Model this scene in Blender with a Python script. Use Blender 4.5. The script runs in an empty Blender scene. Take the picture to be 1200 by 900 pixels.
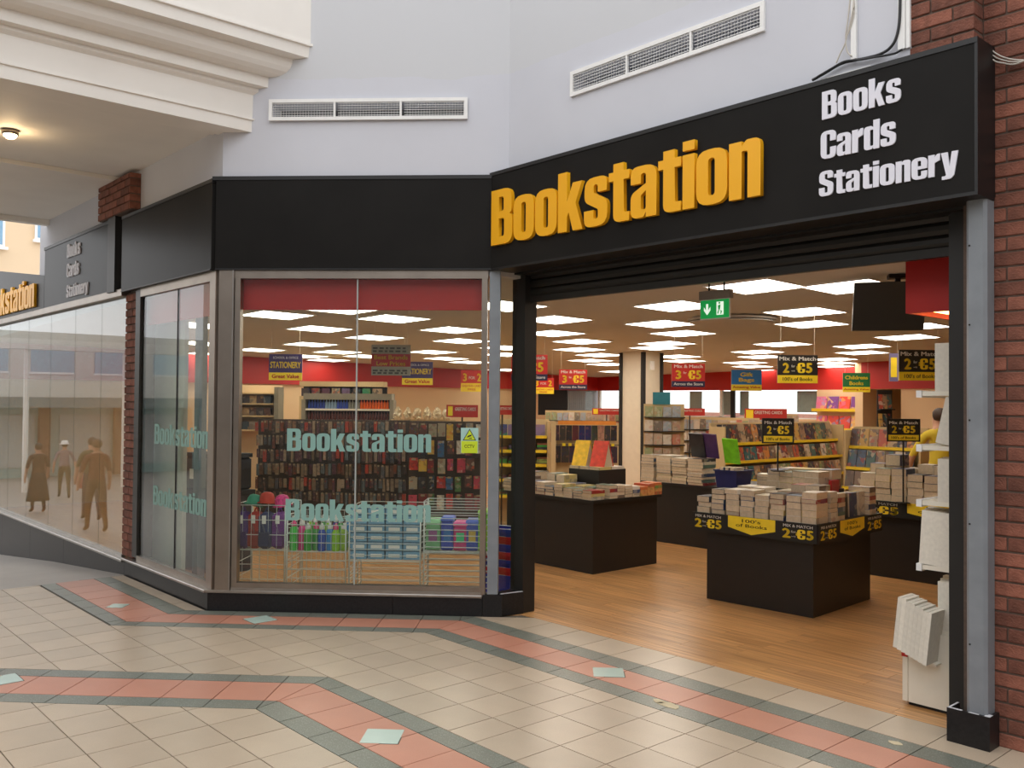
import bpy, math, random
from mathutils import Vector, Matrix
random.seed(7)
SC = bpy.context.scene
COL = SC.collection
R = math.radians

# ---------------------------------------------------------------- camera, world, exposure
# world: origin at the foot of the left shutter post, +X along the entrance, +Y into the shop
CAM = Vector((5.39, -4.971, 1.70))
FPX, PITCH, ROLL, YAW = 1063.21, 0.0189338, 0.0084680, 0.7278435
def _cam_axes():
    cp, sp = math.cos(PITCH), math.sin(PITCH)
    fw, up, rt = Vector((0, cp, sp)), Vector((0, -sp, cp)), Vector((1, 0, 0))
    r = math.cos(ROLL)*rt + math.sin(ROLL)*up
    u = -math.sin(ROLL)*rt + math.cos(ROLL)*up
    M = Matrix(((math.sin(YAW), -math.cos(YAW), 0), (math.cos(YAW), math.sin(YAW), 0), (0, 0, 1)))
    return M @ fw, M @ r, M @ u
FW, RT, UP = _cam_axes()
FH = Vector((FW.x, FW.y, 0)).normalized()
cam_data = bpy.data.cameras.new('camera')
cam_data.sensor_fit = 'HORIZONTAL'; cam_data.sensor_width = 36.0
cam_data.lens = 36.0*FPX/1200.0
cam_data.clip_end = 300
cam = bpy.data.objects.new('camera', cam_data); COL.objects.link(cam)
cam.matrix_world = Matrix(((RT.x, UP.x, -FW.x, CAM.x), (RT.y, UP.y, -FW.y, CAM.y), (RT.z, UP.z, -FW.z, CAM.z), (0, 0, 0, 1)))
SC.camera = cam

world = bpy.data.worlds.new('overcast_sky'); SC.world = world; world.use_nodes = True
bg = world.node_tree.nodes['Background']
bg.inputs[0].default_value = (0.985, 0.985, 1.0, 1); bg.inputs[1].default_value = 1.9
SC.view_settings.view_transform = 'Standard'; SC.view_settings.look = 'None'
SC.view_settings.gamma = 1.0; SC.view_settings.use_curve_mapping = False
SC.view_settings.exposure = 0.0
SC.cycles.use_denoising = True
SC.cycles.max_bounces = 10; SC.cycles.diffuse_bounces = 5; SC.cycles.transparent_max_bounces = 24
SC.cycles.sample_clamp_indirect = 6.0
PANEL_STRENGTH = 7.5

# ---------------------------------------------------------------- helpers that cast image pixels onto planes or depths
def ray(u, v): return FW*FPX + RT*(u-600) - UP*(v-450)
def fl(u, v, z=0.0):
    k = ray(u, v); return CAM + k*((z-CAM.z)/k.z)
def py(u, v, y):
    k = ray(u, v); return CAM + k*((y-CAM.y)/k.y)
def pxx(u, v, x):
    k = ray(u, v); return CAM + k*((x-CAM.x)/k.x)
def at(u, v, dep):
    k = ray(u, v); return CAM + k*(dep/k.dot(FH))
def ceil_z(x, y): return 2.68 - 0.025*((Vector((x, y, 0))-CAM).dot(FH) - 8)  # ceiling tilted: height drops with distance along the camera's line of sight
def cl(u, v):
    k = ray(u, v); t = (2.88-CAM.z)/(k.z+0.025*k.dot(FH)); return CAM + k*t
def proj(p):
    k = Vector(p)-CAM; zc = k.dot(FW)
    return (600+FPX*k.dot(RT)/zc, 450-FPX*k.dot(UP)/zc, zc)

# ---------------------------------------------------------------- materials
def lin(c): 
    f = lambda x: x/12.92 if x <= 0.04045 else ((x+0.055)/1.055)**2.4
    return tuple(f(x/255.0) for x in c) + (1.0,)
MATS = {}
def mat(name, rgb, rough=0.5, metal=0.0, var=0.08, scale=12.0, bump=0.0, spec=0.5, coat=0.0, rnd=0.0, emit=0.0, ior=0.0):
    """principled material with noise-driven tone; rnd gives each object its own tone"""
    if name in MATS: return MATS[name]
    m = bpy.data.materials.new(name); m.use_nodes = True; nt = m.node_tree; N = nt.nodes; L = nt.links
    b = N['Principled BSDF']; c = lin(rgb)
    b.inputs['Roughness'].default_value = rough; b.inputs['Metallic'].default_value = metal
    b.inputs['Specular IOR Level'].default_value = spec
    b.inputs['Coat Weight'].default_value = coat
    tc = N.new('ShaderNodeTexCoord'); nz = N.new('ShaderNodeTexNoise')
    nz.inputs['Scale'].default_value = scale; nz.inputs['Detail'].default_value = 5
    L.new(tc.outputs['Object'], nz.inputs['Vector'])
    rmp = N.new('ShaderNodeValToRGB')
    rmp.color_ramp.elements[0].position = 0.3; rmp.color_ramp.elements[1].position = 0.7
    rmp.color_ramp.elements[0].color = tuple(max(0, x*(1-var)) for x in c[:3]) + (1,)
    rmp.color_ramp.elements[1].color = tuple(min(1, x*(1+var)) for x in c[:3]) + (1,)
    L.new(nz.outputs['Fac'], rmp.inputs['Fac']); out = rmp.outputs['Color']
    if rnd:
        oi = N.new('ShaderNodeObjectInfo'); mr = N.new('ShaderNodeMapRange')
        mr.inputs['To Min'].default_value = 1-rnd; mr.inputs['To Max'].default_value = 1+rnd
        L.new(oi.outputs['Random'], mr.inputs['Value'])
        hs = N.new('ShaderNodeHueSaturation'); L.new(out, hs.inputs['Color']); L.new(mr.outputs['Result'], hs.inputs['Value'])
        out = hs.outputs['Color']
    L.new(out, b.inputs['Base Color'])
    if bump:
        bp = N.new('ShaderNodeBump'); bp.inputs['Strength'].default_value = bump; bp.inputs['Distance'].default_value = 0.01
        n2 = N.new('ShaderNodeTexNoise'); n2.inputs['Scale'].default_value = scale*6; n2.inputs['Detail'].default_value = 4
        L.new(tc.outputs['Object'], n2.inputs['Vector']); L.new(n2.outputs['Fac'], bp.inputs['Height']); L.new(bp.outputs['Normal'], b.inputs['Normal'])
    if emit:
        L.new(out, b.inputs['Emission Color']); b.inputs['Emission Strength'].default_value = emit
    if ior: b.inputs['IOR'].default_value = ior
    MATS[name] = m; return m

def mat_palette(name, cols, rough=0.45, island=False, blotch=0.5, scale=18.0):
    """every object (or loose piece) takes one colour of a palette, with printed blotches over it"""
    if name in MATS: return MATS[name]
    m = bpy.data.materials.new(name); m.use_nodes = True; nt = m.node_tree; N = nt.nodes; L = nt.links
    b = N['Principled BSDF']; b.inputs['Roughness'].default_value = rough
    if island: rn = N.new('ShaderNodeNewGeometry').outputs['Random Per Island']
    else: rn = N.new('ShaderNodeObjectInfo').outputs['Random']
    rp = N.new('ShaderNodeValToRGB'); rp.color_ramp.interpolation = 'CONSTANT'
    e = rp.color_ramp.elements; n = min(len(cols), 30)
    e[0].color = lin(cols[0]); e[0].position = 0; e[1].color = lin(cols[1]); e[1].position = 1.0/n
    for i in range(2, n):
        x = e.new(i/n); x.color = lin(cols[i])
    L.new(rn, rp.inputs['Fac'])
    tc = N.new('ShaderNodeTexCoord')
    vor = N.new('ShaderNodeTexVoronoi'); vor.inputs['Scale'].default_value = scale
    ad = N.new('ShaderNodeVectorMath'); ad.operation = 'ADD'
    cb = N.new('ShaderNodeCombineXYZ'); mu = N.new('ShaderNodeMath'); mu.operation = 'MULTIPLY'; mu.inputs[1].default_value = 57.0
    L.new(rn, mu.inputs[0]); L.new(mu.outputs[0], cb.inputs[0]); L.new(mu.outputs[0], cb.inputs[1])
    L.new(tc.outputs['Object'], ad.inputs[0]); L.new(cb.outputs[0], ad.inputs[1]); L.new(ad.outputs[0], vor.inputs['Vector'])
    mx = N.new('ShaderNodeMix'); mx.data_type = 'RGBA'; mx.blend_type = 'MIX'
    cr = N.new('ShaderNodeValToRGB'); cr.color_ramp.interpolation = 'CONSTANT'
    cr.color_ramp.elements[0].color = (0, 0, 0, 1); cr.color_ramp.elements[1].color = (blotch, blotch, blotch, 1); cr.color_ramp.elements[1].position = 0.55
    sp = N.new('ShaderNodeSeparateColor'); L.new(vor.outputs['Color'], sp.inputs[0]); L.new(sp.outputs[0], cr.inputs['Fac'])
    L.new(cr.outputs['Color'], mx.inputs['Factor']); L.new(rp.outputs['Color'], mx.inputs['A']); rp2 = N.new('ShaderNodeValToRGB'); rp2.color_ramp.interpolation = 'CONSTANT'; e2 = rp2.color_ramp.elements
    e2[0].color = lin(cols[-1]); e2[0].position = 0; e2[1].color = lin(cols[0]); e2[1].position = 1.0/n
    for i in range(2, n):
        x = e2.new(i/n); x.color = lin(cols[i-1])
    L.new(sp.outputs[1], rp2.inputs['Fac']); L.new(rp2.outputs['Color'], mx.inputs['B'])
    L.new(mx.outputs['Result'], b.inputs['Base Color'])
    MATS[name] = m; return m

def mat_emit(name, rgb, strength):
    if name in MATS: return MATS[name]
    m = bpy.data.materials.new(name); m.use_nodes = True; nt = m.node_tree
    b = nt.nodes['Principled BSDF']; b.inputs['Base Color'].default_value = lin(rgb)
    b.inputs['Emission Color'].default_value = lin(rgb); b.inputs['Emission Strength'].default_value = strength
    MATS[name] = m; return m

def mat_glass(name, tint=(0.93, 0.96, 0.94), f0=0.04, alpha_col=None):
    """thin window glass: clear, with the mirror share of a glass surface at each angle"""
    if name in MATS: return MATS[name]
    m = bpy.data.materials.new(name); m.use_nodes = True; nt = m.node_tree; N = nt.nodes; L = nt.links
    N.remove(N['Principled BSDF']); out = N['Material Output']
    g = N.new('ShaderNodeNewGeometry'); dt = N.new('ShaderNodeVectorMath'); dt.operation = 'DOT_PRODUCT'
    L.new(g.outputs['Normal'], dt.inputs[0]); L.new(g.outputs['Incoming'], dt.inputs[1])
    ab = N.new('ShaderNodeMath'); ab.operation = 'ABSOLUTE'; L.new(dt.outputs['Value'], ab.inputs[0])
    om = N.new('ShaderNodeMath'); om.operation = 'SUBTRACT'; om.inputs[0].default_value = 1; L.new(ab.outputs[0], om.inputs[1])
    pw = N.new('ShaderNodeMath'); pw.operation = 'POWER'; pw.inputs[1].default_value = 5; L.new(om.outputs[0], pw.inputs[0])
    ma = N.new('ShaderNodeMath'); ma.operation = 'MULTIPLY_ADD'; ma.inputs[1].default_value = 1-f0; ma.inputs[2].default_value = f0; L.new(pw.outputs[0], ma.inputs[0])
    tr = N.new('ShaderNodeBsdfTransparent'); tr.inputs[0].default_value = tuple(tint)+(1,)
    gl = N.new('ShaderNodeBsdfGlossy'); gl.inputs['Roughness'].default_value = 0.0
    mx = N.new('ShaderNodeMixShader'); L.new(ma.outputs[0], mx.inputs[0]); L.new(tr.outputs[0], mx.inputs[1]); L.new(gl.outputs[0], mx.inputs[2])
    L.new(mx.outputs[0], out.inputs['Surface'])
    MATS[name] = m; return m

def mat_vinyl(name, rgb, alpha):
    if name in MATS: return MATS[name]
    m = mat(name, rgb, 0.55, var=0.04); m.node_tree.nodes['Principled BSDF'].inputs['Alpha'].default_value = alpha
    return m

def mat_wood(name, c1, c2, rough=0.35):
    if name in MATS: return MATS[name]
    m = bpy.data.materials.new(name); m.use_nodes = True; nt = m.node_tree; N = nt.nodes; L = nt.links
    b = N['Principled BSDF']; b.inputs['Roughness'].default_value = rough
    tc = N.new('ShaderNodeTexCoord'); mp = N.new('ShaderNodeMapping'); mp.inputs['Scale'].default_value = (1.2, 26, 1)
    oi = N.new('ShaderNodeObjectInfo'); mu = N.new('ShaderNodeMath'); mu.operation = 'MULTIPLY'; mu.inputs[1].default_value = 40
    cb = N.new('ShaderNodeCombineXYZ'); L.new(oi.outputs['Random'], mu.inputs[0]); L.new(mu.outputs[0], cb.inputs[0]); L.new(mu.outputs[0], cb.inputs[1])
    L.new(cb.outputs[0], mp.inputs['Location'])
    L.new(tc.outputs['Object'], mp.inputs['Vector'])
    nz = N.new('ShaderNodeTexNoise'); nz.inputs['Scale'].default_value = 1.6; nz.inputs['Detail'].default_value = 8; L.new(mp.outputs[0], nz.inputs['Vector'])
    rp = N.new('ShaderNodeValToRGB'); rp.color_ramp.elements[0].position = 0.3; rp.color_ramp.elements[1].position = 0.7
    rp.color_ramp.elements[0].color = lin(c1); rp.color_ramp.elements[1].color = lin(c2); L.new(nz.outputs['Fac'], rp.inputs['Fac'])
    hs = N.new('ShaderNodeHueSaturation'); mr = N.new('ShaderNodeMapRange'); mr.inputs['To Min'].default_value = 0.86; mr.inputs['To Max'].default_value = 1.12
    L.new(oi.outputs['Random'], mr.inputs['Value']); L.new(mr.outputs['Result'], hs.inputs['Value']); L.new(rp.outputs['Color'], hs.inputs['Color'])
    L.new(hs.outputs['Color'], b.inputs['Base Color'])
    MATS[name] = m; return m

def mat_tile(name, base, fleck, amount=0.5, rough=0.3, rnd=0.08, scale=260):
    """stone tile with fine flecks and slow staining"""
    if name in MATS: return MATS[name]
    m = mat(name, base, rough, var=0.07, scale=2.5, rnd=rnd); nt = m.node_tree; N = nt.nodes; L = nt.links
    b = N['Principled BSDF']; src = b.inputs['Base Color'].links[0].from_socket
    tc = N.new('ShaderNodeTexCoord'); nz = N.new('ShaderNodeTexNoise'); nz.inputs['Scale'].default_value = scale; nz.inputs['Detail'].default_value = 2
    L.new(tc.outputs['Object'], nz.inputs['Vector'])
    rp = N.new('ShaderNodeValToRGB'); rp.color_ramp.elements[0].position = 0.55; rp.color_ramp.elements[1].position = 0.66
    rp.color_ramp.elements[0].color = (0, 0, 0, 1); rp.color_ramp.elements[1].color = (amount, amount, amount, 1)
    L.new(nz.outputs['Fac'], rp.inputs['Fac'])
    mx = N.new('ShaderNodeMix'); mx.data_type = 'RGBA'; L.new(rp.outputs['Color'], mx.inputs['Factor']); L.new(src, mx.inputs['A']); mx.inputs['B'].default_value = lin(fleck)
    L.new(mx.outputs['Result'], b.inputs['Base Color'])
    return m

def mat_wall(name, low, high, zsplit):
    """two coats of paint meeting in an uneven brushed line"""
    if name in MATS: return MATS[name]
    m = mat(name, low, 0.7, var=0.03, scale=1.5, bump=0.12); nt = m.node_tree; N = nt.nodes; L = nt.links
    b = N['Principled BSDF']; src = b.inputs['Base Color'].links[0].from_socket
    g = N.new('ShaderNodeNewGeometry'); sx = N.new('ShaderNodeSeparateXYZ'); L.new(g.outputs['Position'], sx.inputs[0])
    nz = N.new('ShaderNodeTexNoise'); nz.inputs['Scale'].default_value = 2.2; nz.inputs['Detail'].default_value = 6; L.new(g.outputs['Position'], nz.inputs['Vector'])
    ma = N.new('ShaderNodeMath'); ma.operation = 'MULTIPLY_ADD'; ma.inputs[1].default_value = 0.14; L.new(nz.outputs['Fac'], ma.inputs[0]); L.new(sx.outputs['Z'], ma.inputs[2])
    gt = N.new('ShaderNodeMath'); gt.operation = 'GREATER_THAN'; gt.inputs[1].default_value = zsplit+0.07; L.new(ma.outputs[0], gt.inputs[0])
    mx = N.new('ShaderNodeMix'); mx.data_type = 'RGBA'; L.new(gt.outputs[0], mx.inputs['Factor']); L.new(src, mx.inputs['A']); mx.inputs['B'].default_value = lin(high)
    L.new(mx.outputs['Result'], b.inputs['Base Color'])
    return m

# ---------------------------------------------------------------- object helpers
def tag(o, label=None, cat=None, group=None, kind=None):
    if label: o['label'] = label
    if cat: o['category'] = cat
    if group: o['group'] = group
    if kind: o['kind'] = kind
    return o
def empty(name, loc=(0, 0, 0), rz=0.0, label=None, cat=None, group=None, kind=None):
    o = bpy.data.objects.new(name, None); COL.objects.link(o); o.empty_display_size = 0.1
    o.location = loc; o.rotation_euler = (0, 0, rz)
    return tag(o, label, cat, group, kind)
def link(name, me, parent=None, loc=(0, 0, 0), rz=0.0, rot=None):
    o = bpy.data.objects.new(name, me); COL.objects.link(o); o.parent = parent
    o.location = loc; o.rotation_euler = rot if rot else (0, 0, rz)
    return o
def mesh(name, verts, faces, mats, midx=None, smooth=False):
    me = bpy.data.meshes.new(name); me.from_pydata([tuple(v) for v in verts], [], faces)
    for m in (mats if isinstance(mats, (list, tuple)) else [mats]): me.materials.append(m)
    if midx: me.polygons.foreach_set('material_index', midx)
    if smooth: me.polygons.foreach_set('use_smooth', [True]*len(me.polygons))
    me.update(); return me
QF = [(0, 3, 2, 1), (4, 5, 6, 7), (0, 1, 5, 4), (1, 2, 6, 5), (2, 3, 7, 6), (3, 0, 4, 7)]
def bverts(x0, x1, y0, y1, z0, z1):
    return [(x0, y0, z0), (x1, y0, z0), (x1, y1, z0), (x0, y1, z0), (x0, y0, z1), (x1, y0, z1), (x1, y1, z1), (x0, y1, z1)]
def bm_boxes(bl):
    v, f = [], []
    for b in bl:
        n = len(v); v += bverts(*b); f += [tuple(i+n for i in q) for q in QF]
    return v, f
CACHE = {}
def box_mesh(sx, sy, sz, m, bev=0.0):
    """centred in x and y, standing on z = 0; shared between alike boxes"""
    k = ('box', round(sx, 4), round(sy, 4), round(sz, 4), m.name, bev)
    if k in CACHE: return CACHE[k]
    if bev:
        a, b = sx/2, sy/2; e = bev
        def ring(z, i): return [(-a+i, -b+i, z), (a-i, -b+i, z), (a-i, b-i, z), (-a+i, b-i, z)]
        v = ring(0, e)+ring(e, 0)+ring(sz-e, 0)+ring(sz, e)
        f = [(3, 2, 1, 0), (12, 13, 14, 15)]
        for r_ in range(3):
            for i in range(4):
                j = (i+1) % 4; f.append((r_*4+i, r_*4+j, r_*4+4+j, r_*4+4+i))
        me = mesh('bevelled_block', v, f, m)
    else:
        me = mesh('block', bverts(-sx/2, sx/2, -sy/2, sy/2, 0, sz), QF, m)
    CACHE[k] = me; return me
def B(name, x0, x1, y0, y1, z0, z1, m, parent=None, bev=0.0, rz=0.0):
    """axis box placed at its own base centre"""
    return link(name, box_mesh(x1-x0, y1-y0, z1-z0, m, bev), parent, ((x0+x1)/2, (y0+y1)/2, z0), rz)
def boxes(name, bl, m, parent=None, loc=(0, 0, 0), rz=0.0):
    v, f = bm_boxes(bl); return link(name, mesh(name, v, f, m), parent, loc, rz)
def prism(name, poly, z0, z1, m, parent=None, loc=(0, 0, 0), rz=0.0):
    n = len(poly); v = [(x, y, z0) for x, y in poly]+[(x, y, z1) for x, y in poly]
    f = [tuple(reversed(range(n))), tuple(range(n, 2*n))]+[(i, (i+1) % n, n+(i+1) % n, n+i) for i in range(n)]
    return link(name, mesh(name, v, f, m), parent, loc, rz)
def extrude_xz(name, prof, y0, y1, m, parent=None, loc=(0, 0, 0), rz=0.0):
    """profile in x-z, swept along y"""
    n = len(prof); v = [(x, y0, z) for x, z in prof]+[(x, y1, z) for x, z in prof]
    f = [tuple(range(n)), tuple(reversed(range(n, 2*n)))]+[(i, n+i, n+(i+1) % n, (i+1) % n) for i in range(n)]
    return link(name, mesh(name, v, f, m), parent, loc, rz)
def tube_geo(pts, r, seg=6):
    v, f = [], []; n = len(pts); P = [Vector(p) for p in pts]
    for i, p in enumerate(P):
        d = (P[min(i+1, n-1)]-P[max(i-1, 0)]).normalized()
        a = d.cross(Vector((0, 0, 1)));
        if a.length < 1e-3: a = d.cross(Vector((1, 0, 0)))
        a.normalize(); b = d.cross(a); rr = r[i] if isinstance(r, (list, tuple)) else r
        for k in range(seg):
            t = 2*math.pi*k/seg; v.append(p+a*math.cos(t)*rr+b*math.sin(t)*rr)
    for i in range(n-1):
        for k in range(seg): f.append((i*seg+k, i*seg+(k+1) % seg, (i+1)*seg+(k+1) % seg, (i+1)*seg+k))
    f.append(tuple(reversed(range(seg)))); f.append(tuple(range((n-1)*seg, n*seg)))
    return v, f
def tubes(name, lines, r, m, parent=None, loc=(0, 0, 0), rz=0.0, seg=6):
    V, F = [], []
    for L_ in lines:
        v, f = tube_geo(L_, r, seg); k = len(V); V += v; F += [tuple(i+k for i in q) for q in f]
    return link(name, mesh(name, V, F, m, smooth=(seg > 4)), parent, loc, rz)
def smooth_line(pts, n=6):
    """Catmull-Rom through the points"""
    P = [Vector(p) for p in pts]; out = []
    for i in range(len(P)-1):
        p0, p1, p2, p3 = P[max(i-1, 0)], P[i], P[i+1], P[min(i+2, len(P)-1)]
        for k in range(n):
            t = k/n; out.append(0.5*((2*p1)+(p2-p0)*t+(2*p0-5*p1+4*p2-p3)*t*t+(3*p1-p0-3*p2+p3)*t**3))
    out.append(P[-1]); return out
def lathe_geo(prof, seg=12):
    v, f = [], []; n = len(prof)
    for r_, z in prof:
        for k in range(seg): v.append((r_*math.cos(2*math.pi*k/seg), r_*math.sin(2*math.pi*k/seg), z))
    for i in range(n-1):
        for k in range(seg): f.append((i*seg+k, i*seg+(k+1) % seg, (i+1)*seg+(k+1) % seg, (i+1)*seg+k))
    f.append(tuple(reversed(range(seg)))); f.append(tuple(range((n-1)*seg, n*seg)))
    return v, f
def ellipsoid(cx, cy, cz, rx, ry, rz_, nu=12, nv=8):
    prof = [(max(1e-3, math.sin(math.pi*i/nv)), -math.cos(math.pi*i/nv)) for i in range(nv+1)]
    v, f = lathe_geo(prof, nu); return [(cx+x*rx, cy+y*ry, cz+z*rz_) for x, y, z in v], f
def to_mesh(ob):
    bpy.context.view_layer.update()
    dg = bpy.context.evaluated_depsgraph_get(); dg.update()
    me = bpy.data.meshes.new_from_object(ob.evaluated_get(dg)); d = ob.data
    bpy.data.objects.remove(ob); return me

# ---------------------------------------------------------------- lettering
def fillet(pts, seg=4):
    out = []; n = len(pts)
    for i in range(n):
        x, y, r = (tuple(pts[i])+(0,))[:3]
        if r <= 0: out.append((x, y)); continue
        p = Vector((x, y)); a = Vector(pts[i-1][:2])-p; b = Vector(pts[(i+1) % n][:2])-p
        la, lb = a.length, b.length; a.normalize(); b.normalize()
        ang = a.angle(b); t = min(r/max(math.tan(ang/2), 1e-3), la*0.5, lb*0.5)
        s, e = p+a*t, p+b*t
        for k in range(seg+1):
            q = k/seg; out.append(tuple((1-q)**2*s+2*q*(1-q)*p+q*q*e))
    return out
# heavy condensed letters: contours of (x, y, corner radius); cap height 1, x-height 0.8
def _o(w, h, c0, c1): return [[(0, 0, .2), (w, 0, .2), (w, h, .2), (0, h, .2)], [(c0, .13, .06), (c1, .13, .06), (c1, h-.13, .06), (c0, h-.13, .06)]]
GL = {
 'o': (.50, _o(.50, .80, .195, .305)),
 'B': (.54, [[(0, 0), (.54, 0, .18), (.54, .50, .12), (.46, .53, .05), (.52, .57, .1), (.52, 1, .18), (0, 1)], [(.2, .6), (.32, .6, .05), (.32, .86, .05), (.2, .86)], [(.2, .14), (.335, .14, .05), (.335, .47, .05), (.2, .47)]]),
 'k': (.54, [[(0, 0), (.2, 0), (.2, .24), (.235, .32), (.33, 0), (.54, 0), (.385, .46), (.525, .80), (.325, .80), (.2, .50), (.2, 1), (0, 1)]]),
 's': (.48, [[(0, 0, .2), (.48, 0, .2), (.48, .40, .14), (.20, .55, .04), (.20, .68, .05), (.285, .68, .05), (.285, .55), (.47, .55), (.47, .80, .2), (.01, .80, .2), (.01, .42, .14), (.29, .27, .04), (.29, .12, .05), (.195, .12, .05), (.195, .27), (0, .27)]]),
 't': (.40, [[(.09, 0, .12), (.40, 0), (.40, .14), (.30, .14, .03), (.29, .66), (.40, .66), (.40, .80), (.29, .80), (.29, .93), (.09, .93), (.09, .80), (0, .80), (0, .66), (.09, .66)]]),
 'a': (.48, [[(0, 0, .16), (.24, 0, .05), (.285, .08), (.285, 0), (.48, 0), (.48, .80, .2), (0, .80, .2), (0, .53), (.19, .53), (.19, .68, .04), (.285, .68, .04), (.285, .52), (0, .38, .14)], [(.19, .12, .04), (.285, .12, .04), (.285, .41), (.19, .34, .04)]]),
 'i': (.20, [[(0, 0), (.2, 0), (.2, .80), (0, .80)], [(0, .86), (.2, .86), (.2, 1), (0, 1)]]),
 'n': (.48, [[(0, 0), (.195, 0), (.195, .66, .02), (.285, .66, .04), (.285, 0), (.48, 0), (.48, .81, .16), (.27, .81, .05), (.195, .73), (.195, .80), (0, .80)]]),
 'r': (.36, [[(0, 0), (.195, 0), (.195, .50, .06), (.36, .57), (.36, .81), (.28, .81, .05), (.195, .70), (.195, .80), (0, .80)]]),
 'C': (.53, [[(0, 0, .22), (.53, 0, .22), (.53, .40), (.33, .40), (.33, .13, .05), (.2, .13, .05), (.2, .87, .05), (.33, .87, .05), (.33, .62), (.53, .62), (.53, 1, .22), (0, 1, .22)]]),
 'S': (.53, [[(0, 0, .22), (.53, 0, .22), (.53, .50, .16), (.215, .68, .05), (.215, .87, .05), (.32, .87, .05), (.32, .70), (.52, .70), (.52, 1, .22), (.01, 1, .22), (.01, .55, .16), (.325, .36, .05), (.325, .13, .05), (.205, .13, .05), (.205, .34), (0, .34)]]),
 'd': (.50, [[(0, 0, .16), (.24, 0, .05), (.305, .07), (.305, 0), (.5, 0), (.5, 1), (.305, 1), (.305, .75), (.24, .81, .05), (0, .81, .16)], [(.195, .12, .04), (.305, .12, .04), (.305, .68, .04), (.195, .68, .04)]]),
 'e': (.50, [[(0, 0, .2), (.5, 0, .2), (.5, .29), (.31, .29), (.31, .12, .04), (.195, .12, .04), (.195, .37), (.5, .37), (.5, .80, .2), (0, .80, .2)], [(.195, .48), (.31, .48), (.31, .68, .04), (.195, .68, .04)]]),
 'y': (.52, [[(.03, -.17), (.30, -.17, .1), (.40, -.05, .1), (.52, .80), (.33, .80), (.265, .26), (.20, .80), (0, .80), (.155, 0), (.14, -.05, .04), (.03, -.05)]]),
}
def glyph_mesh(ch, sx, sy, depth, m):
    k = ('gl', ch, round(sx, 5), round(sy, 5), depth, m.name)
    if k in CACHE: return CACHE[k]
    cu = bpy.data.curves.new('letter', 'CURVE'); cu.dimensions = '2D'; cu.fill_mode = 'BOTH'; cu.extrude = depth/2
    for c in GL[ch][1]:
        pts = fillet(c); sp = cu.splines.new('POLY'); sp.points.add(len(pts)-1); sp.use_cyclic_u = True
        for i, (x, y) in enumerate(pts): sp.points[i].co = (x*sx, y*sy, 0, 1)
    ob = bpy.data.objects.new('letter', cu); COL.objects.link(ob); me = to_mesh(ob)
    # stand it up: drawing plane -> x,z ; front towards -y
    me.transform(Matrix(((1, 0, 0, 0), (0, 0, -1, 0), (0, 1, 0, 0), (0, 0, 0, 1))))
    me.materials.clear(); me.materials.append(m); me.name = 'letter_'+ch
    CACHE[k] = me; return me
def word(text, x0, x1, z0, cap, y_front, depth, m, parent, gap=0.035):
    """heavy letters standing on z0 between x0 and x1, each its own part"""
    ws = [GL[c][0] for c in text]; tot = sum(ws)+gap*(len(text)-1); sx = (x1-x0)/tot; x = x0
    for c, w in zip(text, ws):
        link('letter', glyph_mesh(c, sx, cap, depth, m), parent, (x, y_front+depth/2, z0)); x += (w+gap)*sx
TXT = {}
def text_geo(s, bold):
    k = (s, bold)
    if k not in TXT:
        cu = bpy.data.curves.new('lettering', 'FONT'); cu.body = s; cu.size = 1; cu.fill_mode = 'FRONT'; cu.resolution_u = 3
        ob = bpy.data.objects.new('lettering', cu); COL.objects.link(ob); me = to_mesh(ob)
        v0 = [tuple(v.co) for v in me.vertices]; f0 = [tuple(p.vertices) for p in me.polygons]; bpy.data.meshes.remove(me); vs, fs = [], []
        for dx, dy in (((-bold, 0), (bold, 0), (0, bold*0.7), (0, -bold*0.7)) if bold else ((0, 0),)):   # heavier print: the same letters set a hair apart
            n0 = len(vs); vs += [(x+dx, y+dy, dx*1e-3) for x, y, _ in v0]; fs += [tuple(i+n0 for i in q) for q in f0]
        xs = [v[0] for v in vs] or [0, 1]; ys = [v[1] for v in vs] or [0, 1]
        TXT[k] = (vs, fs, min(xs), max(xs), min(ys), max(ys))
    return TXT[k]
def text(s, cx, z0, w, h, y, m, parent, bold=0.02, name='lettering', skew=0.0):
    """printed words fitted to a width and height, centred on cx, on the plane y (front faces -y)"""
    vs, fs, a, b, c, d = text_geo(s, bold); sx, sz = w/(b-a), h/(d-c)
    me = mesh('lettering', [(cx-w/2+(x-a)*sx, y, z0+(q-c)*sz) for x, q, _ in vs], fs, m)
    return link(name, me, parent)

# ---------------------------------------------------------------- material library
M_sign = mat('black_gloss_panel', (36, 35, 34), 0.3, var=0.12, scale=2, spec=0.4, ior=1.16)
M_black = mat('black_paint', (30, 29, 28), 0.5, var=0.12, scale=4)
M_granite = mat('black_granite', (32, 31, 32), 0.36, var=0.3, scale=60, spec=0.3)
M_trim = mat('black_edge_trim', (22, 22, 23), 0.45)
M_steel = mat('brushed_steel', (150, 140, 130), 0.34, metal=0.9, var=0.1, scale=5)
M_sill = mat('steel_sill', (165, 160, 154), 0.3, metal=0.9, var=0.12, scale=6)
M_greypost = mat('grey_painted_post', (128, 134, 140), 0.45, var=0.1, scale=8)
M_gold = mat('gold_letter', (246, 178, 22), 0.4, var=0.02, scale=3)
M_white = mat('white_letter', (228, 228, 238), 0.5, var=0.02)
M_vin1 = mat_vinyl('frosted_turquoise_vinyl', (140, 182, 174), 0.93)
M_glass = mat_glass('window_glass'); M_glass2 = mat_glass('reflective_window_glass', (0.86, 0.90, 0.89), 0.09)
M_red = mat('red_pelmet', (178, 26, 20), 0.5, var=0.05, scale=1.5)
M_wallup = mat_wall('lilac_grey_paint', (205, 207, 215), (204, 206, 210), 4.30)
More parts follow.
